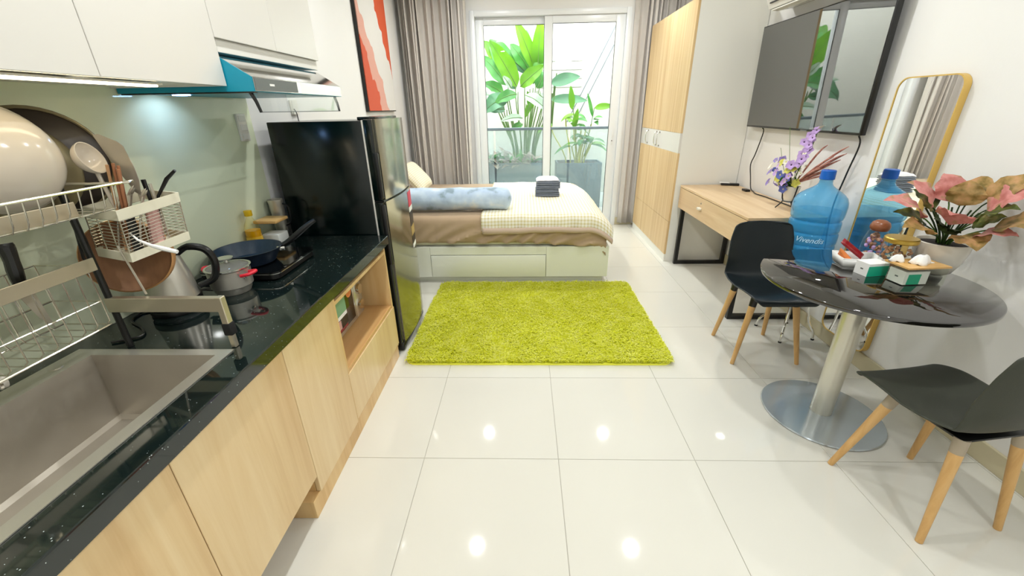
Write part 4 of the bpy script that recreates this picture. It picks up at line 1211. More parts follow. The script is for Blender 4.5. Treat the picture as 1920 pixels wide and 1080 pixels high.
bk = obj('checked_blanket', M().grid(blanket_pt, 90, 90, uvs=lambda u, v: (u * 1.12, v * 1.75)), 'blanket_check', angle=80)
solid(bk, .010, 0)
tag(bk, 'cream and yellow checked blanket spread over the bed', 'blanket')
def lining_pt(u, v):
    x = -.355 + u * (BX1_ + .018 + .355)
    zt = .508 - max(0, (x - .54)) ** 2 * 2.6
    z = zt - v * (.050 - .012 * u) 
    return (x, BY0_ - .020 + .006 * math.sin(x * 26) - .010 * math.sin(v * PI), z + .004 * math.sin(x * 9))
lb = obj('lining', M().grid(lining_pt, 70, 6), 'sheet_rose', bk, angle=80)
solid(lb, .012, 0)

# blue palm-print bolster
def bolster_pt(u, v):
    x = -1.16 + v * 1.05
    a = u * 2 * PI
    e = min(v, 1 - v)
    r = .098 * min(1, (e / .05) ** .5 + .12) if e < .05 else .098
    r *= 1 + .06 * noise.noise(Vector((x * 7, math.cos(a) * 1.5, math.sin(a) * 1.5))) + .03 * noise.noise(Vector((x * 22, math.cos(a) * 4, math.sin(a) * 4)))
    return (x, 3.62 + r * 1.12 * math.cos(a), .705 + r * math.sin(a) * .97 + .004)
bo = obj('bolster_pillow', M().grid(bolster_pt, 40, 70, wrap=True), 'bolster_print', angle=80)
tag(bo, 'long light blue palm-print bolster lying along the bed front', 'pillow')
# cream pillow leaning at the wall end
def pillow_pt(u, v):
    a, b = u * 2 - 1, v * 2 - 1
    k = (max(0, 1 - a ** 4) * max(0, 1 - b ** 4)) ** .5
    return a, b, k
def make_pillow(front):
    def f(u, v):
        a, b, k = pillow_pt(u, v)
        # a along the bed depth, b up the slope; leaning on the left wall
        p = Vector((b * .17, a * .25, front * .065 * k))
        p = Matrix.Rotation(math.radians(48), 3, 'Y') @ p
        return p + Vector((-1.17, 4.52, .775))
    return f
m = M(); m.grid(make_pillow(-1), 24, 24, uvs=lambda u, v: (u * .42, v * .38)); m.grid(make_pillow(1), 24, 24, uvs=lambda u, v: (u * .42, v * .38))
tag(obj('checked_pillow', m, 'pillow_check', angle=80), 'cream checked pillow propped at the wall end of the bed', 'pillow')
# folded towels
tz = .6195
labs = ['grey folded towel at the bottom of the stack', 'grey folded towel second from the bottom', 'grey folded towel third from the bottom', 'grey folded towel just under the white cloth']
for i in range(4):
    h = .036
    j = random.Random(i + 3)
    x0, x1 = .118 + j.uniform(-.008, .010), .350 + j.uniform(-.008, .010)
    m = M()
    for q in range(2):
        def tw(u, v, q=q):
            # closed loop cross-section: rounded folded edge towards the viewer
            a = u * 2 * PI
            hh = h * .25
            yy = math.cos(a); zz = math.sin(a)
            y = 4.205 + (abs(yy) ** .35) * (1 if yy > 0 else -1) * (.088 - .004 * q)
            z = tz + hh + q * hh * 1.92 + (abs(zz) ** .6) * (1 if zz > 0 else -1) * hh * .96
            x = x0 + v * (x1 - x0)
            return (x + .003 * noise.noise(Vector((y * 30, z * 60, i))), y + .005 * noise.noise(Vector((x * 18, z * 50, i + q))), z + .002 * noise.noise(Vector((x * 14, y * 14, i))))
        m.grid(tw, 28, 16, wrap=True)
        k0 = len(m.v) - 28 * 17
        m.f.append(tuple(range(k0, k0 + 28))); m.f.append(tuple(range(k0 + 28 * 16, k0 + 28 * 17)))
    tag(obj('folded_towel', m, 'towel_grey', angle=60), labs[i], 'towel', 'folded grey towels on the bed')
    tz += h + .0015
def cloth_top(u, v):
    x = .120 + u * .225; y = 4.125 + v * .17
    e = min(u, 1 - u, v, 1 - v)
    return (x, y, tz + .004 + .026 * min(1, e * 8) + .008 * noise.noise(Vector((x * 30, y * 30, 0))))
m = M(); m.grid(cloth_top, 20, 16); m.box((.124, 4.130, tz + .001), (.341, 4.29, tz + .012), .004)
tag(obj('folded_cloth', m, 'towel_white', angle=80), 'rumpled white cloth on top of the grey towels', 'cloth')

# ================================================================== CURTAINS, PAINTING
def curtain(x0, x1, yc, label, folds, amp, z1=2.66, seed=0, mt='curtain_fabric'):
    rn = random.Random(seed)
    ws = [rn.uniform(.45, 1.7) for _ in range(folds)]; tot = sum(ws)
    am = [rn.uniform(.6, 1.25) for _ in range(folds + 1)]
    edges = [0]
    for q in ws: edges.append(edges[-1] + q / tot)
    def f(u, v):
        k = 0
        while k < folds - 1 and u > edges[k + 1]: k += 1
        t_ = (u - edges[k]) / (edges[k + 1] - edges[k])
        a_ = am[k]
        d = (.5 - .5 * math.cos(2 * PI * t_)) ** .65 * amp * 2 * a_ * (1 - .2 * v) - amp
        sk = .028 * math.sin(2 * PI * t_) * a_ * (tot / ws[k] / folds) * ws[k] * .6
        x = x0 + u * (x1 - x0) + sk + .012 * math.sin(k * 2.3 + v * 2.5)
        return (min(max(x, x0 - .01), x1 + .02), yc - d + .006 * math.sin(v * 5 + k), .03 + (z1 - .03) * (1 - v))
    t = thing('curtain', label, 'curtain', ((x0 + x1) / 2, yc, 0), 'window curtains')
    o = obj('cloth', M().grid(f, folds * 18, 14), mt, t, angle=80); solid(o, .003)
    obj('rod', M().tube([(x0 - .005, yc, z1 + .012), (x1 + .03, yc, z1 + .012)], .010, 8), 'white_matte', t)
    return t
curtain(-1.365, -.63, 5.20, 'heavy taupe curtain gathered left of the balcony door', 13, .05, seed=4)
curtain(1.215, 1.93, 5.315, 'taupe curtain hanging behind the wardrobe right of the door', 12, .035, seed=2, mt='curtain_back')

pn = thing('wall_painting', 'abstract terracotta and white painting above the bed', 'painting', (XL + .02, 4.34, 1.428))
obj('canvas', M().box((XL + .003, 3.935, 1.433), (XL + .036, 4.745, 2.525), .002, 1), 'painting_print', pn)
fr = M(); 
for a, c in (((3.925, 1.425), (3.934, 2.535)), ((4.746, 1.425), (4.755, 2.535)), ((3.934, 1.425), (4.746, 1.432)), ((3.934, 2.526), (4.746, 2.535))):
    fr.box((XL + .0005, a[0], a[1]), (XL + .030, c[0], c[1]))
obj('frame', fr, 'black_plastic', pn)
tag(obj('light_switch', M().box((1.275, YB - .012, 1.30), (1.35, YB - .0005, 1.42), .004), 'switch_white'), 'white light switch on the wall right of the door', 'light switch')

# ================================================================== WARDROBE
wx, wy0, wy1, wzt = 1.392, 3.925, 5.215, 2.222
wd_ = thing('wardrobe', 'tall wardrobe with oak doors, white handle band and grey-white side', 'wardrobe', (1.68, 4.57, 0))
obj('body', M().box((wx + .02, wy0, .0), (XR - .003, wy1, wzt), .002, 1), 'wardrobe_white' if 'wardrobe_white' in MATS else 'white_matte', wd_)
obj('plinth', M().box((wx + .004, wy0 + .002, .0), (wx + .0195, wy1 - .002, .072)), 'white_matte', wd_)
ym = (wy0 + wy1) / 2
for i, (a, c) in enumerate(((wy0, ym), (ym, wy1))):
    d = obj('door', M().box((wx, a + .001, 1.205), (wx + .0195, c - .001, wzt), .0015, 1), 'wardrobe_oak', wd_)
    b2_ = obj('door_band', M().box((wx, a + .001, 1.035), (wx + .0195, c - .001, 1.204), .001, 1), 'white_lacquer', wd_)
    obj('door_lower', M().box((wx, a + .001, .405), (wx + .0195, c - .001, 1.034), .0015, 1), 'wardrobe_oak', wd_)
    hs = [ym - .055, ym - .055] if i == 0 else [ym + .05, wy1 - .28]
    for hy in (hs if i else hs[:1]):
        obj('handle', M().tube(catmull([(wx, hy, 1.185), (wx - .02, hy, 1.175), (wx - .026, hy, 1.12), (wx - .02, hy, 1.065), (wx, hy, 1.055)], 4), .0055, 8), 'chrome', b2_)
        for zz in (1.185, 1.055):
            obj('rosette', M().lathe([(.009, 0), (.008, .004), (.0001, .005)], (wx, hy, zz), 10, Matrix.Rotation(-PI / 2, 3, 'Y')), 'black_metal', b2_)
obj('drawer_front', M().box((wx, wy0 + .001, .074), (wx + .0195, wy1 - .001, .402), .0015, 1), 'wardrobe_oak', wd_)

# ================================================================== DESK AND WHAT STANDS ON IT
dx0, dx1, dy0, dy1, dz = 1.452, XR - .016, 2.65, 3.905, .757
dsk = thing('desk', 'light oak desk with drawer and black steel frame legs', 'desk', (1.7, 3.28, 0))
obj('top', M().box((dx0, dy0, dz - .018), (dx1, dy1, dz), .0015, 1), 'desk_oak', dsk)
obj('side_panel', M().box((dx0 + .02, dy0 + .002, dz - .205), (dx1, dy0 + .02, dz - .0185)), 'desk_oak', dsk)
obj('side_panel', M().box((dx0 + .02, dy1 - .02, dz - .205), (dx1, dy1 - .002, dz - .0185)), 'desk_oak', dsk)
obj('bottom_panel', M().box((dx0 + .02, dy0 + .02, dz - .205), (dx1, dy1 - .02, dz - .19)), 'desk_oak', dsk)
dw = obj('drawer', M().box((dx0 + .002, dy0 + .002, dz - .205), (dx0 + .0195, dy1 - .002, dz - .022), .001, 1), 'desk_oak', dsk)
kb = obj('knob', M().box((dx0 - .022, 3.375, dz - .118), (dx0 + .002, 3.425, dz - .098), .004), 'knob_white', dw)
obj('keyhole', M().lathe([(.008, 0), (.008, .002), (.0001, .002)], (dx0 + .002, 3.40, dz - .066), 12, Matrix.Rotation(-PI / 2, 3, 'Y')), 'chrome', dw)
for y0 in (dy0 + .035, dy1 - .035 - .03):
    m = M(); t = .032
    m.box((dx0 + .02, y0, 0), (dx0 + .02 + t, y0 + t, dz - .206)); m.box((dx1 - t, y0, 0), (dx1, y0 + t, dz - .206))
    m.box((dx0 + .02 + t, y0, 0), (dx1 - t, y0 + t, t)); m.box((dx0 + .02 + t, y0, dz - .206 - t), (dx1 - t, y0 + t, dz - .206))
    obj('leg', m, 'black_metal', dsk, flat=True)
rm = thing('remote_control', 'black remote with white top end lying on the desk by the wardrobe', 'remote control', (1.87, 3.85, dz))
R_ = Matrix.Rotation(-.30, 3, 'Z')
obj('body', M().box((1.80, 3.83, dz + .0005), (1.95, 3.872, dz + .02), .004, rot=R_), 'black_plastic', rm)
obj('top_shell', M().box((1.785, 3.835, dz + .0205), (1.87, 3.868, dz + .027), .003, rot=R_, piv=(1.875, 3.851, dz)), 'paper_white', rm)
tag(obj('television_cable', M().tube(catmull([(1.925, 3.60, 1.2565), (1.94, 3.60, 1.22), (1.945, 3.66, 1.05), (1.945, 3.70, .96), (1.945, 3.66, .86), (1.935, 3.60, .775), (1.92, 3.52, dz + .005), (1.89, 3.42, dz + .005), (1.90, 3.30, dz + .005), (1.90, 3.12, dz + .005), (1.90, 2.95, dz + .005)], 5), .0045, 6), 'black_plastic'), 'black cable hanging from the television and trailing over the desk', 'cord')
tag(obj('plug_adapter', M().box((1.86, 3.53, dz + .0005), (1.90, 3.60, dz + .018), .004), 'black_plastic'), 'small black plug lying on the desk beside the cable', 'plug')
tag(obj('antenna_cable', M().tube(catmull([(1.925, 2.56, 1.2565), (1.945, 2.56, 1.2), (1.95, 2.60, 1.03), (1.95, 2.63, .80), (1.95, 2.58, .5)], 5), .0045, 6), 'black_plastic'), 'straight black cable dropping from the television beside the mirror', 'cord')

# flower arrangement
fx, fy = 1.81, 2.93
fv = thing('flower_arrangement', 'purple and white artificial flowers in a wrought wire holder on the desk', 'flowers', (fx, fy, dz))
obj('vase', M().lathe([(.0001, .0005), (.032, .0005), (.045, .05), (.052, .10), (.046, .10), (.03, .01), (.0001, .01)], (fx + .02, fy - .04, dz + .06), 20), 'ceramic_cream', fv)
wr = M()
for s in range(3):
    a = 2.1 * s + .6
    wr.tube(catmull([(fx + .02 + .055 * math.cos(a), fy - .04 + .055 * math.sin(a), dz + .165), (fx + .02 + .042 * math.cos(a), fy - .04 + .042 * math.sin(a), dz + .08), (fx + .02 + .035 * math.cos(a), fy - .04 + .035 * math.sin(a), dz + .055), (fx + .02 + .07 * math.cos(a), fy - .04 + .07 * math.sin(a), dz + .006)], 5), .004, 6)
wr.tube([(fx + .02 + .037 * math.cos(i * PI / 8), fy - .04 + .037 * math.sin(i * PI / 8), dz + .058) for i in range(16)], .0035, 6, closed=True)
obj('wire_holder', wr, 'black_metal', fv)
rng = random.Random(21)
mat('petal_lilac', '#c4a3dc', 0.6); mat('petal_violet', '#8f7cc0', 0.6); mat('petal_blue', '#5a66b0', 0.6); mat('petal_white', '#eee9dc', 0.6); mat('petal_yellow', '#d5d05e', 0.6); mat('petal_dark', '#3a1746', 0.6)
fb = Vector((fx + .02, fy - .04, dz + .15))
def flower(c, r, mt, d=(-.7, -.6, .3), n=6, center='petal_dark'):
    c = Vector(c); R = aim(d)
    m = M()
    for i in range(n):
        a = 2 * PI * i / n
        tip = c + R @ Vector((r * math.cos(a), r * math.sin(a), .25 * r))
        lm = leaf_mesh(c, tip, R @ Vector((0, 0, 1)), r * .95, .12, .15, 4, .9)
        m.add(lm.v, lm.f)
    h = obj('flower', m, mt, fv, angle=80)
    obj('flower_centre', M().lathe([(.0001, .006), (r * .22, .003), (r * .25, 0)], c, 8, R), center, h)
# tall lilac spike
sp_top = Vector((fx + .04, fy - .12, 1.275))
obj('stem', M().tube(bez(fb, fb + Vector((0, 0, .15)), sp_top - Vector((0, 0, .15)), sp_top, 8), .003, 6), 'stem_green', fv)
for i in range(16):
    t = i / 15
    p = Vector((fx - .01 + .045 * t, fy - .09 - .03 * t, 1.06 + .215 * t)) + Vector((rng.uniform(-.04, .02), rng.uniform(-.045, .045), 0)) * (1 - .5 * t)
    flower(p, .034 - .010 * t, 'petal_lilac', (-.8, -.55 + rng.uniform(-.4, .4), .2), 5)
obj('leaf', leaf_mesh(sp_top, sp_top + Vector((.0, -.06, .03)), (0, 0, 1), .02, .1), 'petal_white', fv)
obj('leaf', leaf_mesh(sp_top, sp_top + Vector((-.03, .04, .01)), (0, 0, 1), .02, .1), 'petal_white', fv)
for i in range(40):
    p = fb + Vector((rng.uniform(-.11, .03), rng.uniform(-.06, .17), rng.uniform(-.02, .17)))
    flower(p, rng.uniform(.020, .034), rng.choice(['petal_violet', 'petal_lilac', 'petal_lilac', 'petal_blue', 'petal_white', 'petal_yellow']), (-.8, rng.uniform(-.7, .3), rng.uniform(0, .6)), 5, 'petal_yellow')
for i in range(10):
    p = fb + Vector((rng.uniform(-.05, .05), rng.uniform(-.10, .06), rng.uniform(.10, .26)))
    flower(p, .014, 'petal_white', (-.8, -.5, .3), 5, 'petal_yellow')
    obj('stem', M().tube([fb, p], .0015, 5), 'stem_green', fv)
for i in range(12):
    e = fb + Vector((rng.uniform(-.02, .06), -.22 - rng.uniform(0, .12), .13 + .016 * i * .9 + rng.uniform(-.03, .03)))
    obj('dried_grass', M().tube(bez(fb, fb + Vector((0, -.05, .06)), e - Vector((0, -.08, .03)), e, 7), [.0015, .002, .003, .005, .006, .006, .005, .002], 6), 'dried_pink', fv)
for i in range(7):
    a = rng.uniform(0, 6.28)
    tip = fb + Vector((-.05 + .08 * math.cos(a), .06 * math.sin(a) + .04, rng.uniform(.0, .12)))
    obj('leaf', leaf_mesh(fb, tip, (-1, -.3, .4), .035, .1), 'leaf_olive' if i % 2 else 'leaf_mid', fv)
obj('twig', M().tube(catmull([fb, fb + Vector((-.02, .10, .10)), fb + Vector((-.02, .20, .24))], 5), .0015, 5), 'stem_green', fv)
obj('twig', M().tube(catmull([fb, fb + Vector((-.02, .06, .16)), fb + Vector((-.02, .15, .38))], 5), .0015, 5), 'stem_green', fv)

# ================================================================== TELEVISION AND AIR CONDITIONER
tv = thing('television', 'large black flat-screen television on a wall bracket', 'television', (1.87, 3.07, 1.26))
TXF = 1.902
tilt = Matrix.Rotation(math.radians(-1.2), 3, 'Y'); tp_ = (TXF, 3.17, 1.2585)
TY0_, TY1_, TZ0_, TZ1_ = 2.524, 3.815, 1.2585, 1.985
obj('housing', M().box((TXF + .001, TY0_, TZ0_), (TXF + .034, TY1_, TZ1_), .004, rot=tilt, piv=tp_), 'black_plastic', tv)
obj('screen', M().box((TXF - .0005, TY0_ + .008, TZ0_ + .014), (TXF + .001, TY1_ - .008, TZ1_ - .008), rot=tilt, piv=tp_), 'tv_screen', tv)
obj('logo_bar', M().box((TXF - .002, 3.0, TZ0_ + .001), (TXF + .001, 3.07, TZ0_ + .009), rot=tilt, piv=tp_), 'grey_mark', tv)
obj('wall_mount', M().box((TXF + .036, 2.95, 1.5), (XR - .001, 3.4, 1.72)), 'black_metal', tv)
ac = thing('air_conditioner', 'white wall air conditioner above the television', 'air conditioner', (1.87, 3.2, 2.06))
obj('body', M().prism([(XR - .002, 2.07), (XR - .002, 2.34), (1.80, 2.34), (1.772, 2.30), (1.772, 2.12), (1.80, 2.065), (1.86, 2.055)], 2.80, 3.62, 'y'), 'white_lacquer', ac, angle=25)
obj('louvre', M().box((1.80, 2.84, 2.050), (1.862, 3.58, 2.058), .002, 1), 'white_matte', ac)
obj('air_slot', M().box((1.777, 2.84, 2.094), (1.787, 3.58, 2.102)), 'black_plastic', ac)

# ================================================================== WALL MIRROR
MX = XR - .001
mr = thing('wall_mirror', 'tall gold-framed mirror with rounded corners on the right wall', 'mirror', (MX, 2.25, .10))
MY0, MY1, MZ0, MZ1 = 2.06, 2.42, .098, 1.545
outer = rrect(MY0, MY1, MZ0, MZ1, .055, 8); inner = rrect(MY0 + .006, MY1 - .006, MZ0 + .006, MZ1 - .006, .050, 8)
n = len(outer)
vs = [(MX, a, b) for a, b in outer] + [(MX - .030, a, b) for a, b in outer] + [(MX - .030, a, b) for a, b in inner] + [(MX - .027, a, b) for a, b in inner]
fs = []
for i in range(n):
    j = (i + 1) % n
    fs += [(i, j, n + j, n + i), (n + i, n + j, 2 * n + j, 2 * n + i), (2 * n + i, 2 * n + j, 3 * n + j, 3 * n + i)]
obj('frame', M().add(vs, fs), 'gold_frame', mr, angle=40)
obj('glass', M().prism(inner, MX - .027, MX - .020, 'x'), 'mirror_glass', mr, flat=True)

# ================================================================== ROUND TABLE
tcx, tcy, tz_ = 1.49, 1.685, .732
tR = .406
tbl = thing('round_table', 'round black glass pedestal table with brushed steel column', 'table', (tcx, tcy, 0))
obj('tabletop', M().lathe([(.0001, tz_ - .020), (tR - .003, tz_ - .020), (tR, tz_ - .017), (tR, tz_ - .003), (tR - .003, tz_), (.0001, tz_)], (tcx, tcy, 0), 96), 'table_glass', tbl, angle=50)
obj('column', M().lathe([(.0001, .012), (.046, .012), (.046, tz_ - .027), (.0001, tz_ - .027)], (tcx, tcy, 0), 40), 'brushed_column', tbl, angle=50)
obj('mounting_plate', M().lathe([(.0001, tz_ - .027), (.15, tz_ - .027), (.15, tz_ - .0203), (.0001, tz_ - .0203)], (tcx, tcy, 0), 40), 'steel', tbl)
obj('base_plate', M().lathe([(.0001, .0005), (.255, .0005), (.262, .004), (.258, .009), (.06, .013), (.0001, .013)], (tcx, tcy, 0), 64), 'base_plate', tbl, angle=50)

# ================================================================== CHAIRS (shell facing local +y)
def make_chair(label, loc, rz, legs, shell_mat):
    t = thing('dining_chair', label, 'chair', loc, 'black shell dining chairs', rz)
    prof = catmull([(0, .235, .420), (0, .225, .437), (0, .15, .448), (0, .03, .438), (0, -.07, .434), (0, -.135, .455), (0, -.165, .52), (0, -.178, .60), (0, -.192, .69), (0, -.204, .765), (0, -.207, .785)], 5)
    hw = [.140, .182, .202, .208, .205, .200, .196, .194, .190, .170, .125]
    NP = len(prof)
    def fn(u, v):
        i = v * (NP - 1); k = min(int(i), NP - 2); f = i - k
        p = prof[k].lerp(prof[k + 1], f)
        q = v * 10; a = min(int(q), 9); wv = hw[a] + (hw[a + 1] - hw[a]) * (q - a)
        s = u * 2 - 1
        e = abs(s) ** 2.4
        seat = max(0, 1 - max(0, (v - .35)) / .22) if v > .35 else 1
        back = max(0, min(1, (v - .45) / .2))
        lift = (.016 * math.sin(min(1, v / .5) * PI) + .030 * max(0, 1 - abs(v - .47) / .17)) * e
        x = s * wv
        y = p.y + back * .040 * e
        z = p.z + lift * (1 - back) - .012 * (1 - min(1, v / .12)) * e * 0
        return (x, y, z)
    sh = obj('shell', M().grid(fn, 24, 50), shell_mat, t, angle=80, local=True)
    solid(sh, .009, -1)
    sub = sh.modifiers.new('sub', 'SUBSURF'); sub.levels = 1; sub.render_levels = 1
    br = M(); br.box((-.13, -.125, .412), (.13, .125, .421), .003)
    obj('seat_bracket', br, 'black_plastic', t, local=True)
    for (fx_, fy_) in legs:
        sx, sy = (1 if fx_ > 0 else -1), (1 if fy_ > 0 else -1)
        top = Vector((sx * .115, sy * .11, .418)); ft = Vector((fx_, fy_, .0005))
        mid = top.lerp(ft, .13)
        lg = obj('leg', M().tube([ft, top.lerp(ft, .5), mid], [.0115, .0155, .019], 14), 'beech_leg', t, local=True)
        obj('leg_socket', M().tube([mid, top], [.0195, .021], 14), 'socket_grey' if 'socket_grey' in MATS and shell_mat == 'chair_dark' else 'black_plastic', lg, local=True)
    return t
mat('socket_grey', '#a79a86', 0.5)
make_chair('black shell chair pushed in on the far side of the table', (1.438, 2.275, 0), PI, [(.19, .16), (-.19, .165), (-.175, -.185), (.16, -.18)], 'chair_black')
make_chair('charcoal shell chair nearest the viewer, at the right edge', (1.530, 1.195, 0), math.radians(8.5), [(-.182, .19), (.185, .172), (.168, -.16), (-.160, -.165)], 'chair_dark')

# ================================================================== WATER BOTTLE ON ITS STAND
bx, by, bz = 1.765, 2.49, .585
st = thing('bottle_stand', 'chrome wire stand with curved legs under the water bottle', 'stand', (bx, by, 0))
def ring(r, z, t=.006): return M().tube([(bx + r * math.cos(i * PI / 16), by + r * math.sin(i * PI / 16), z) for i in range(32)], t, 8, closed=True)
obj('top_ring', ring(.132, bz - .007), 'chrome', st)
obj('mid_ring', ring(.115, .34), 'chrome', st)
obj('cradle', M().box((bx - .13, by - .008, bz - .012), (bx + .13, by + .008, bz - .002)).box((bx - .008, by - .13, bz - .012), (bx + .008, by + .13, bz - .0021)), 'chrome', st)
for q in range(4):
    a = PI / 4 + q * PI / 2 + .15
    ca, sa = math.cos(a), math.sin(a)
    rr = [(.132, bz - .007), (.128, .45), (.115, .34), (.10, .22), (.12, .12), (.155, .06), (.165, .005)]
    obj('leg', M().tube(catmull([(bx + r * ca, by + r * sa, z) for r, z in rr], 4), .0075, 8), 'chrome', st)
    obj('foot', M().lathe([(.010, 0), (.010, .008)], (bx + .165 * ca, by + .165 * sa, 0.0002), 10), 'rubber', st)
wb = thing('water_bottle', 'large translucent blue water bottle on the stand behind the table', 'water bottle', (bx, by, bz))
prof = [(.0001, .004), (.10, .004), (.122, .010), (.131, .022), (.133, .042), (.132, .052), (.123, .060), (.132, .068), (.134, .085), (.134, .120), (.132, .128), (.123, .136), (.132, .144), (.134, .16), (.134, .19), (.132, .200), (.123, .208), (.132, .216), (.136, .23), (.138, .26), (.139, .29), (.136, .315), (.126, .338), (.108, .357), (.085, .374), (.060, .390), (.042, .404), (.034, .418), (.032, .445)]
obj('body', M().lathe(prof, (bx, by, bz), 48, cap=False), 'bottle_blue', wb, angle=80)
obj('water', M().lathe([(.0001, .008), (.114, .012), (.120, .03), (.120, .262), (.0001, .262)], (bx, by, bz), 40), 'water_blue', wb, angle=60)
cpb = obj('cap', M().lathe([(.036, .440), (.038, .442), (.037, .488), (.034, .492), (.0001, .492)], (bx, by, bz), 28), 'cap_blue', wb)
# raised script on the bottle's side, wrapped round it
def wrap_text(body, size, r, ang0, z, mt, parent, name):
    cu = bpy.data.curves.new('script', 'FONT'); cu.body = body; cu.size = size; cu.shear = .35; cu.extrude = .0006; cu.align_x = 'CENTER'; cu.resolution_u = 3
    tmp = bpy.data.objects.new('script_tmp', cu); COL.objects.link(tmp)
    bpy.context.view_layer.update()
    me = bpy.data.meshes.new_from_object(tmp.evaluated_get(bpy.context.evaluated_depsgraph_get()))
    bpy.data.objects.remove(tmp, do_unlink=True)
    m = M()
    vs = [(bx + (r + v.co.z) * math.cos(ang0 + v.co.x / r) , by + (r + v.co.z) * math.sin(ang0 + v.co.x / r), bz + z + v.co.y) for v in me.vertices]
    fs = [tuple(p.vertices) for p in me.polygons]
    m.add(vs, fs)
    bpy.data.meshes.remove(me)
    return obj(name, m, mt, parent)
mat('script_white', '#cfe8f6', 0.4)
wrap_text('Vivendis', .044, .1348, math.radians(233), .088, 'script_white', wb, 'raised_script')

# ================================================================== THINGS ON THE TABLE
ZT = tz_ + .0005
# white perforated tray with snacks
ty = thing('snack_tray', 'white perforated tray holding snack packets', 'tray', (1.56, 1.845, ZT))
Rz = Matrix.Rotation(math.radians(-14), 3, 'Z'); tc_ = Vector((1.555, 1.845, 0))
def trp(x, y, z): 
    v = Rz @ Vector((x, y, 0)); return (tc_.x + v.x, tc_.y + v.y, ZT + z)
hx, hy = .075, .055
obj('floor_plate', M().add([trp(sx * hx, sy * hy, z) for z in (0, .003) for sx, sy in ((-1, -1), (1, -1), (1, 1), (-1, 1))], [(3, 2, 1, 0), (4, 5, 6, 7), (0, 1, 5, 4), (1, 2, 6, 5), (2, 3, 7, 6), (3, 0, 4, 7)]), 'paper_white', ty)
for (a, c) in (((-1, -1), (1, -1)), ((1, -1), (1, 1)), ((1, 1), (-1, 1)), ((-1, 1), (-1, -1))):
    k = 1.12
    m = M()
    p0, p1 = trp(a[0] * hx, a[1] * hy, .003), trp(c[0] * hx, c[1] * hy, .003)
    q0, q1 = trp(a[0] * hx * k, a[1] * hy * k, .045), trp(c[0] * hx * k, c[1] * hy * k, .045)
    m.add([p0, p1, q1, q0], [(0, 1, 2, 3)])
    o = obj('side_wall', m, 'tray_mesh' if 'tray_mesh' in MATS else 'paper_white', ty); solid(o, .003, 0)
m = M().tube([trp(sx * hx * 1.12, sy * hy * 1.12, .046) for sx, sy in ((-1, -1), (1, -1), (1, 1), (-1, 1))], .0028, 6, closed=True)
obj('rim', m, 'paper_white', ty)
def packet(name, label, c, d, L, w, mt, up=(0, 0, 1), cat='snack'):
    c = Vector(c); d = Vector(d).normalized(); u = Vector(up); s = d.cross(u).normalized(); n_ = s.cross(d).normalized()
    def side(sg):
        def f(a, b):
            x, y = a * 2 - 1, b * 2 - 1
            k = max(0, (1 - x ** 6) * (1 - y ** 4)) ** .5
            return c + d * (x * L / 2) + s * (y * w / 2) + n_ * (sg * .009 * k)
        return f
    m = M(); m.grid(side(1), 12, 8); m.grid(side(-1), 12, 8)
    t = tag(obj(name, m, mt, angle=60), label, cat)
    return t
packet('chocolate_bar', 'red-wrapped chocolate bar sticking up out of the tray', (1.530, 1.865, ZT + .075), (-.75, .35, .62), .115, .030, 'choc_red', (0.3, -1, .3))
packet('snack_packet', 'orange snack packet at the left of the tray', (1.497, 1.850, ZT + .035), (-.2, .9, .5), .085, .06, 'orange_pack', (1, 0, .4))
packet('wrapped_sweet', 'dark red wrapped sweet lying flat in the tray', (1.57, 1.835, ZT + .018), (1, .1, .1), .09, .028, 'choc_red', (0, -.3, 1))
# candy jar with ball lid
C = (1.665, 1.915, ZT)
cj = thing('candy_jar', 'glass jar of wrapped candies with a round brown lid', 'jar', C)
obj('glass', M().lathe([(.0001, .001), (.042, .001), (.047, .01), (.049, .06), (.047, .10), (.040, .135), (.034, .15)], C, 28, cap=False), 'jar_glass', cj, angle=80)
obj('lid', M().lathe([(.0001, .146), (.032, .148), (.038, .158), (.039, .170), (.033, .186), (.018, .196), (.0001, .199)], C, 28), 'brown_ball', cj, angle=80)
rng = random.Random(8)
for i in range(46):
    a, rr_, zz = rng.uniform(0, 2 * PI), .034 * math.sqrt(rng.random()), .010 + .118 * rng.random()
    if zz > .1: rr_ *= .75
    p = Vector((C[0] + rr_ * math.cos(a), C[1] + rr_ * math.sin(a), ZT + zz))
    m = M().lathe([(.0001, -.012), (.007, -.008), (.0085, 0), (.007, .008), (.0001, .012)], p, 7, Matrix.Rotation(rng.uniform(0, 3), 3, 'X') @ Matrix.Rotation(rng.uniform(0, 3), 3, 'Y'))
    tag(obj('candy', m, rng.choice(['candy_mix', 'candy_mix', 'almond', 'pink_plastic', 'petal_lilac'])), 'small wrapped candy inside the brown-lidded jar', 'candy', 'candies in the jar')
# nut jar with gold lid
C = (1.655, 1.775, ZT)
nj = thing('nut_jar', 'clear jar of almonds with a flat gold lid', 'jar', C)
obj('glass', M().lathe([(.0001, .001), (.052, .001), (.056, .008), (.056, .125), (.05, .135)], C, 28, cap=False), 'jar_glass', nj, angle=80)
obj('lid', M().lathe([(.0001, .134), (.058, .134), (.061, .138), (.061, .152), (.057, .156), (.0001, .157)], C, 36), 'gold_lid', nj)
for i in range(60):
    a, rr_, zz = rng.uniform(0, 2 * PI), .046 * math.sqrt(rng.random()), .009 + .105 * (i / 60)
    p = Vector((C[0] + rr_ * math.cos(a), C[1] + rr_ * math.sin(a), ZT + zz))
    m = M().lathe([(.0001, -.012), (.006, -.006), (.0075, .002), (.0001, .012)], p, 7, Matrix.Rotation(rng.uniform(0, 3), 3, 'X') @ Matrix.Rotation(rng.uniform(0, 3), 3, 'Y'))
    tag(obj('almond', m, 'almond'), 'brown almond inside the gold-lidded jar', 'nut', 'almonds in the jar')
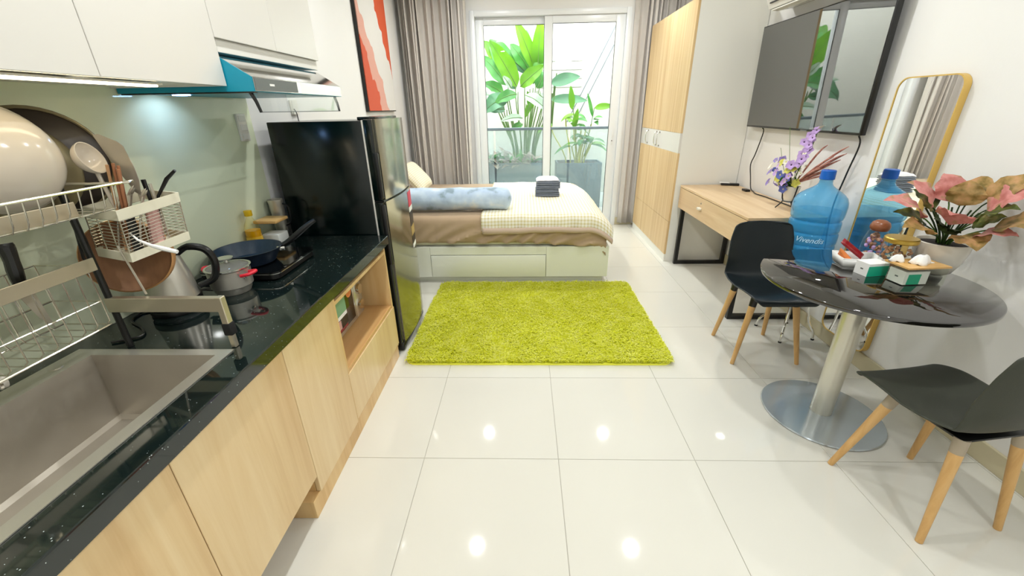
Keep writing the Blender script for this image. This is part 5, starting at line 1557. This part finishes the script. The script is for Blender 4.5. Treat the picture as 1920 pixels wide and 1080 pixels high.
# tissue boxes: white and green carton, and a clear box with bamboo lid around its twin
def carton(name, label, c, hx, hy, h, rz, gx=1.0, gx2=1.0):
    t = thing(name, label, 'tissue box', c)
    R = Matrix.Rotation(rz, 3, 'Z')
    def P(x, y, z):
        v = R @ Vector((x, y, 0)); return (c[0] + v.x, c[1] + v.y, c[2] + z)
    poly = [(-hx, -hy), (hx * .05, -hy), (hx, -hy), (hx, hy), (-hx, hy)]
    ch = .010
    def pris(x0, x1, y0, y1, z0, z1, nm, mt):
        m = M(); 
        m.add([P(x, y, z) for z in (z0, z1) for x, y in ((x0, y0), (x1, y0), (x1, y1), (x0, y1))], [(3, 2, 1, 0), (4, 5, 6, 7), (0, 1, 5, 4), (1, 2, 6, 5), (2, 3, 7, 6), (3, 0, 4, 7)])
        return obj(nm, m, mt, t, flat=True)
    bdy = pris(-hx, hx, -hy, hy, 0, h, 'carton', 'paper_white')
    pris(-hx * gx, hx * gx2, -hy - .0006, -hy, .0005, h * .80, 'green_panel', 'teal_print')
    pris(-hx - .0006, -hx, -hy * .25, hy * .15, h * .45, h * .55, 'print_mark', 'grey_mark')
    return t, P
carton('tissue_carton', 'small white and green tissue carton in front of the tray', (1.535, 1.738, ZT), .048, .032, .058, math.radians(8))
ab = thing('tissue_holder', 'clear acrylic tissue holder with bamboo lid at the table front', 'tissue box', (1.635, 1.648, ZT))
Ra = Matrix.Rotation(math.radians(5), 3, 'Z'); ac_ = Vector((1.640, 1.650, 0))
def abp(x, y, z):
    v = Ra @ Vector((x, y, 0)); return (ac_.x + v.x, ac_.y + v.y, ZT + z)
def abox(x0, x1, y0, y1, z0, z1):
    return M().add([abp(x, y, z) for z in (z0, z1) for x, y in ((x0, y0), (x1, y0), (x1, y1), (x0, y1))], [(3, 2, 1, 0), (4, 5, 6, 7), (0, 1, 5, 4), (1, 2, 6, 5), (2, 3, 7, 6), (3, 0, 4, 7)])
obj('tub', abox(-.088, .088, -.052, .052, 0, .075), 'acrylic', ab, flat=True)
ld3 = obj('lid', abox(-.092, .092, -.056, .056, .0755, .082), 'bamboo', ab, flat=True)
carton('tissue_carton', 'white and green tissue carton inside the clear holder', abp(-.028, -.004, .003), .052, .036, .056, math.radians(5), .7, .35)
def tissue(cx, cy, s, seed):
    rn = random.Random(seed); ph = rn.uniform(0, 6)
    def f(u, v):
        a = u * 2 * PI; r = (.008 + .026 * v * (1 + .35 * math.sin(3 * a + ph) )) * s
        p = abp(cx + r * math.cos(a), cy + r * .55 * math.sin(a), .083 + (.034 * s) * (1 - v * v) + .004 * math.sin(5 * a + ph) * v)
        return p
    return M().grid(f, 24, 6, wrap=True)
o = obj('tissue', tissue(.0, -.01, 1.15, 1), 'paper_white', ab, angle=80); solid(o, .001)
o = obj('tissue', tissue(-.062, .03, .85, 2), 'paper_white', ab, angle=80); solid(o, .001)
o = obj('tissue', M().add(abox(.028, .060, -.012, .004, .083, .086).v, abox(0, 1, 0, 1, 0, 1).f), 'paper_white', ab)
# potted pink plant
C = (1.815, 1.755, ZT)
pp = thing('potted_plant', 'pink and olive leafed plant in a cream bowl pot on the table', 'plant', C)
obj('pot', M().lathe([(.0001, 0), (.045, .0), (.062, .012), (.083, .06), (.092, .11), (.093, .142), (.088, .144), (.084, .138), (.084, .12), (.0001, .12)], C, 40), 'ceramic_cream', pp, angle=60)
obj('soil', M().lathe([(.0001, .138), (.04, .136), (.0835, .130), (.0835, .122)], C, 28), 'soil', pp)
top = Vector((C[0] - .01, C[1] - .01, ZT + .13))
PL = [  # tip offset from the crown, width, material
    ((-.33, -.02, .20), .105, 'leaf_pink'), ((-.27, -.08, .10), .10, 'leaf_tan'), ((-.20, .05, .26), .10, 'leaf_pink'), ((-.03, .08, .29), .13, 'leaf_pink'),
    ((.03, .02, .27), .12, 'leaf_tan'), ((-.16, -.14, .17), .12, 'leaf_pink'), ((.02, -.20, .20), .11, 'leaf_olive'), ((.10, -.17, .27), .12, 'leaf_pink'),
    ((.12, .05, .28), .10, 'leaf_tan'), ((.11, -.28, .16), .13, 'leaf_tan'), ((-.02, -.16, .03), .13, 'leaf_tan'), ((-.10, -.02, .12), .09, 'leaf_dark'),
    ((-.08, -.07, .09), .08, 'leaf_dark'), ((.08, -.12, .15), .09, 'leaf_olive'), ((-.24, .02, .14), .08, 'leaf_olive'), ((.04, -.22, .10), .08, 'leaf_pink'), ((.13, -.12, .31), .10, 'leaf_tan'), ((-.12, .10, .22), .09, 'leaf_olive')]
for i, (tp, wdt, mt_) in enumerate(PL):
    tip = top + Vector(tp)
    if tip.x > XR - .02: tip.x = XR - .02
    L = Vector(tp).length
    b0 = top + Vector((tp[0] * .42, tp[1] * .42, max(.06, tp[2] * .62)))
    b0.x = min(b0.x, XR - .03)
    obj('stem', M().tube(bez(top + Vector((tp[0] * .05, tp[1] * .05, 0)), top + Vector((tp[0] * .1, tp[1] * .1, .05)), b0 - Vector((tp[0] * .1, tp[1] * .1, .01)), b0, 6), .0028, 6), 'leaf_dark' if i % 3 else 'stem_green', pp)
    obj('leaf', leaf_mesh(b0, tip, (-.25, -.45, 1), wdt, .16, .12, 10, .72, .06), mt_, pp)
# a few small stems at the crown
for i in range(8):
    a = i * .8
    obj('stem', M().tube(bez(top + Vector((.02 * math.cos(a), .02 * math.sin(a), 0)), top + Vector((.02 * math.cos(a), .02 * math.sin(a), .05)), top + Vector((.05 * math.cos(a) - .01, .05 * math.sin(a), .10)), top + Vector((.08 * math.cos(a) - .02, .08 * math.sin(a), .15)), 5), .0035, 6), 'leaf_dark', pp)
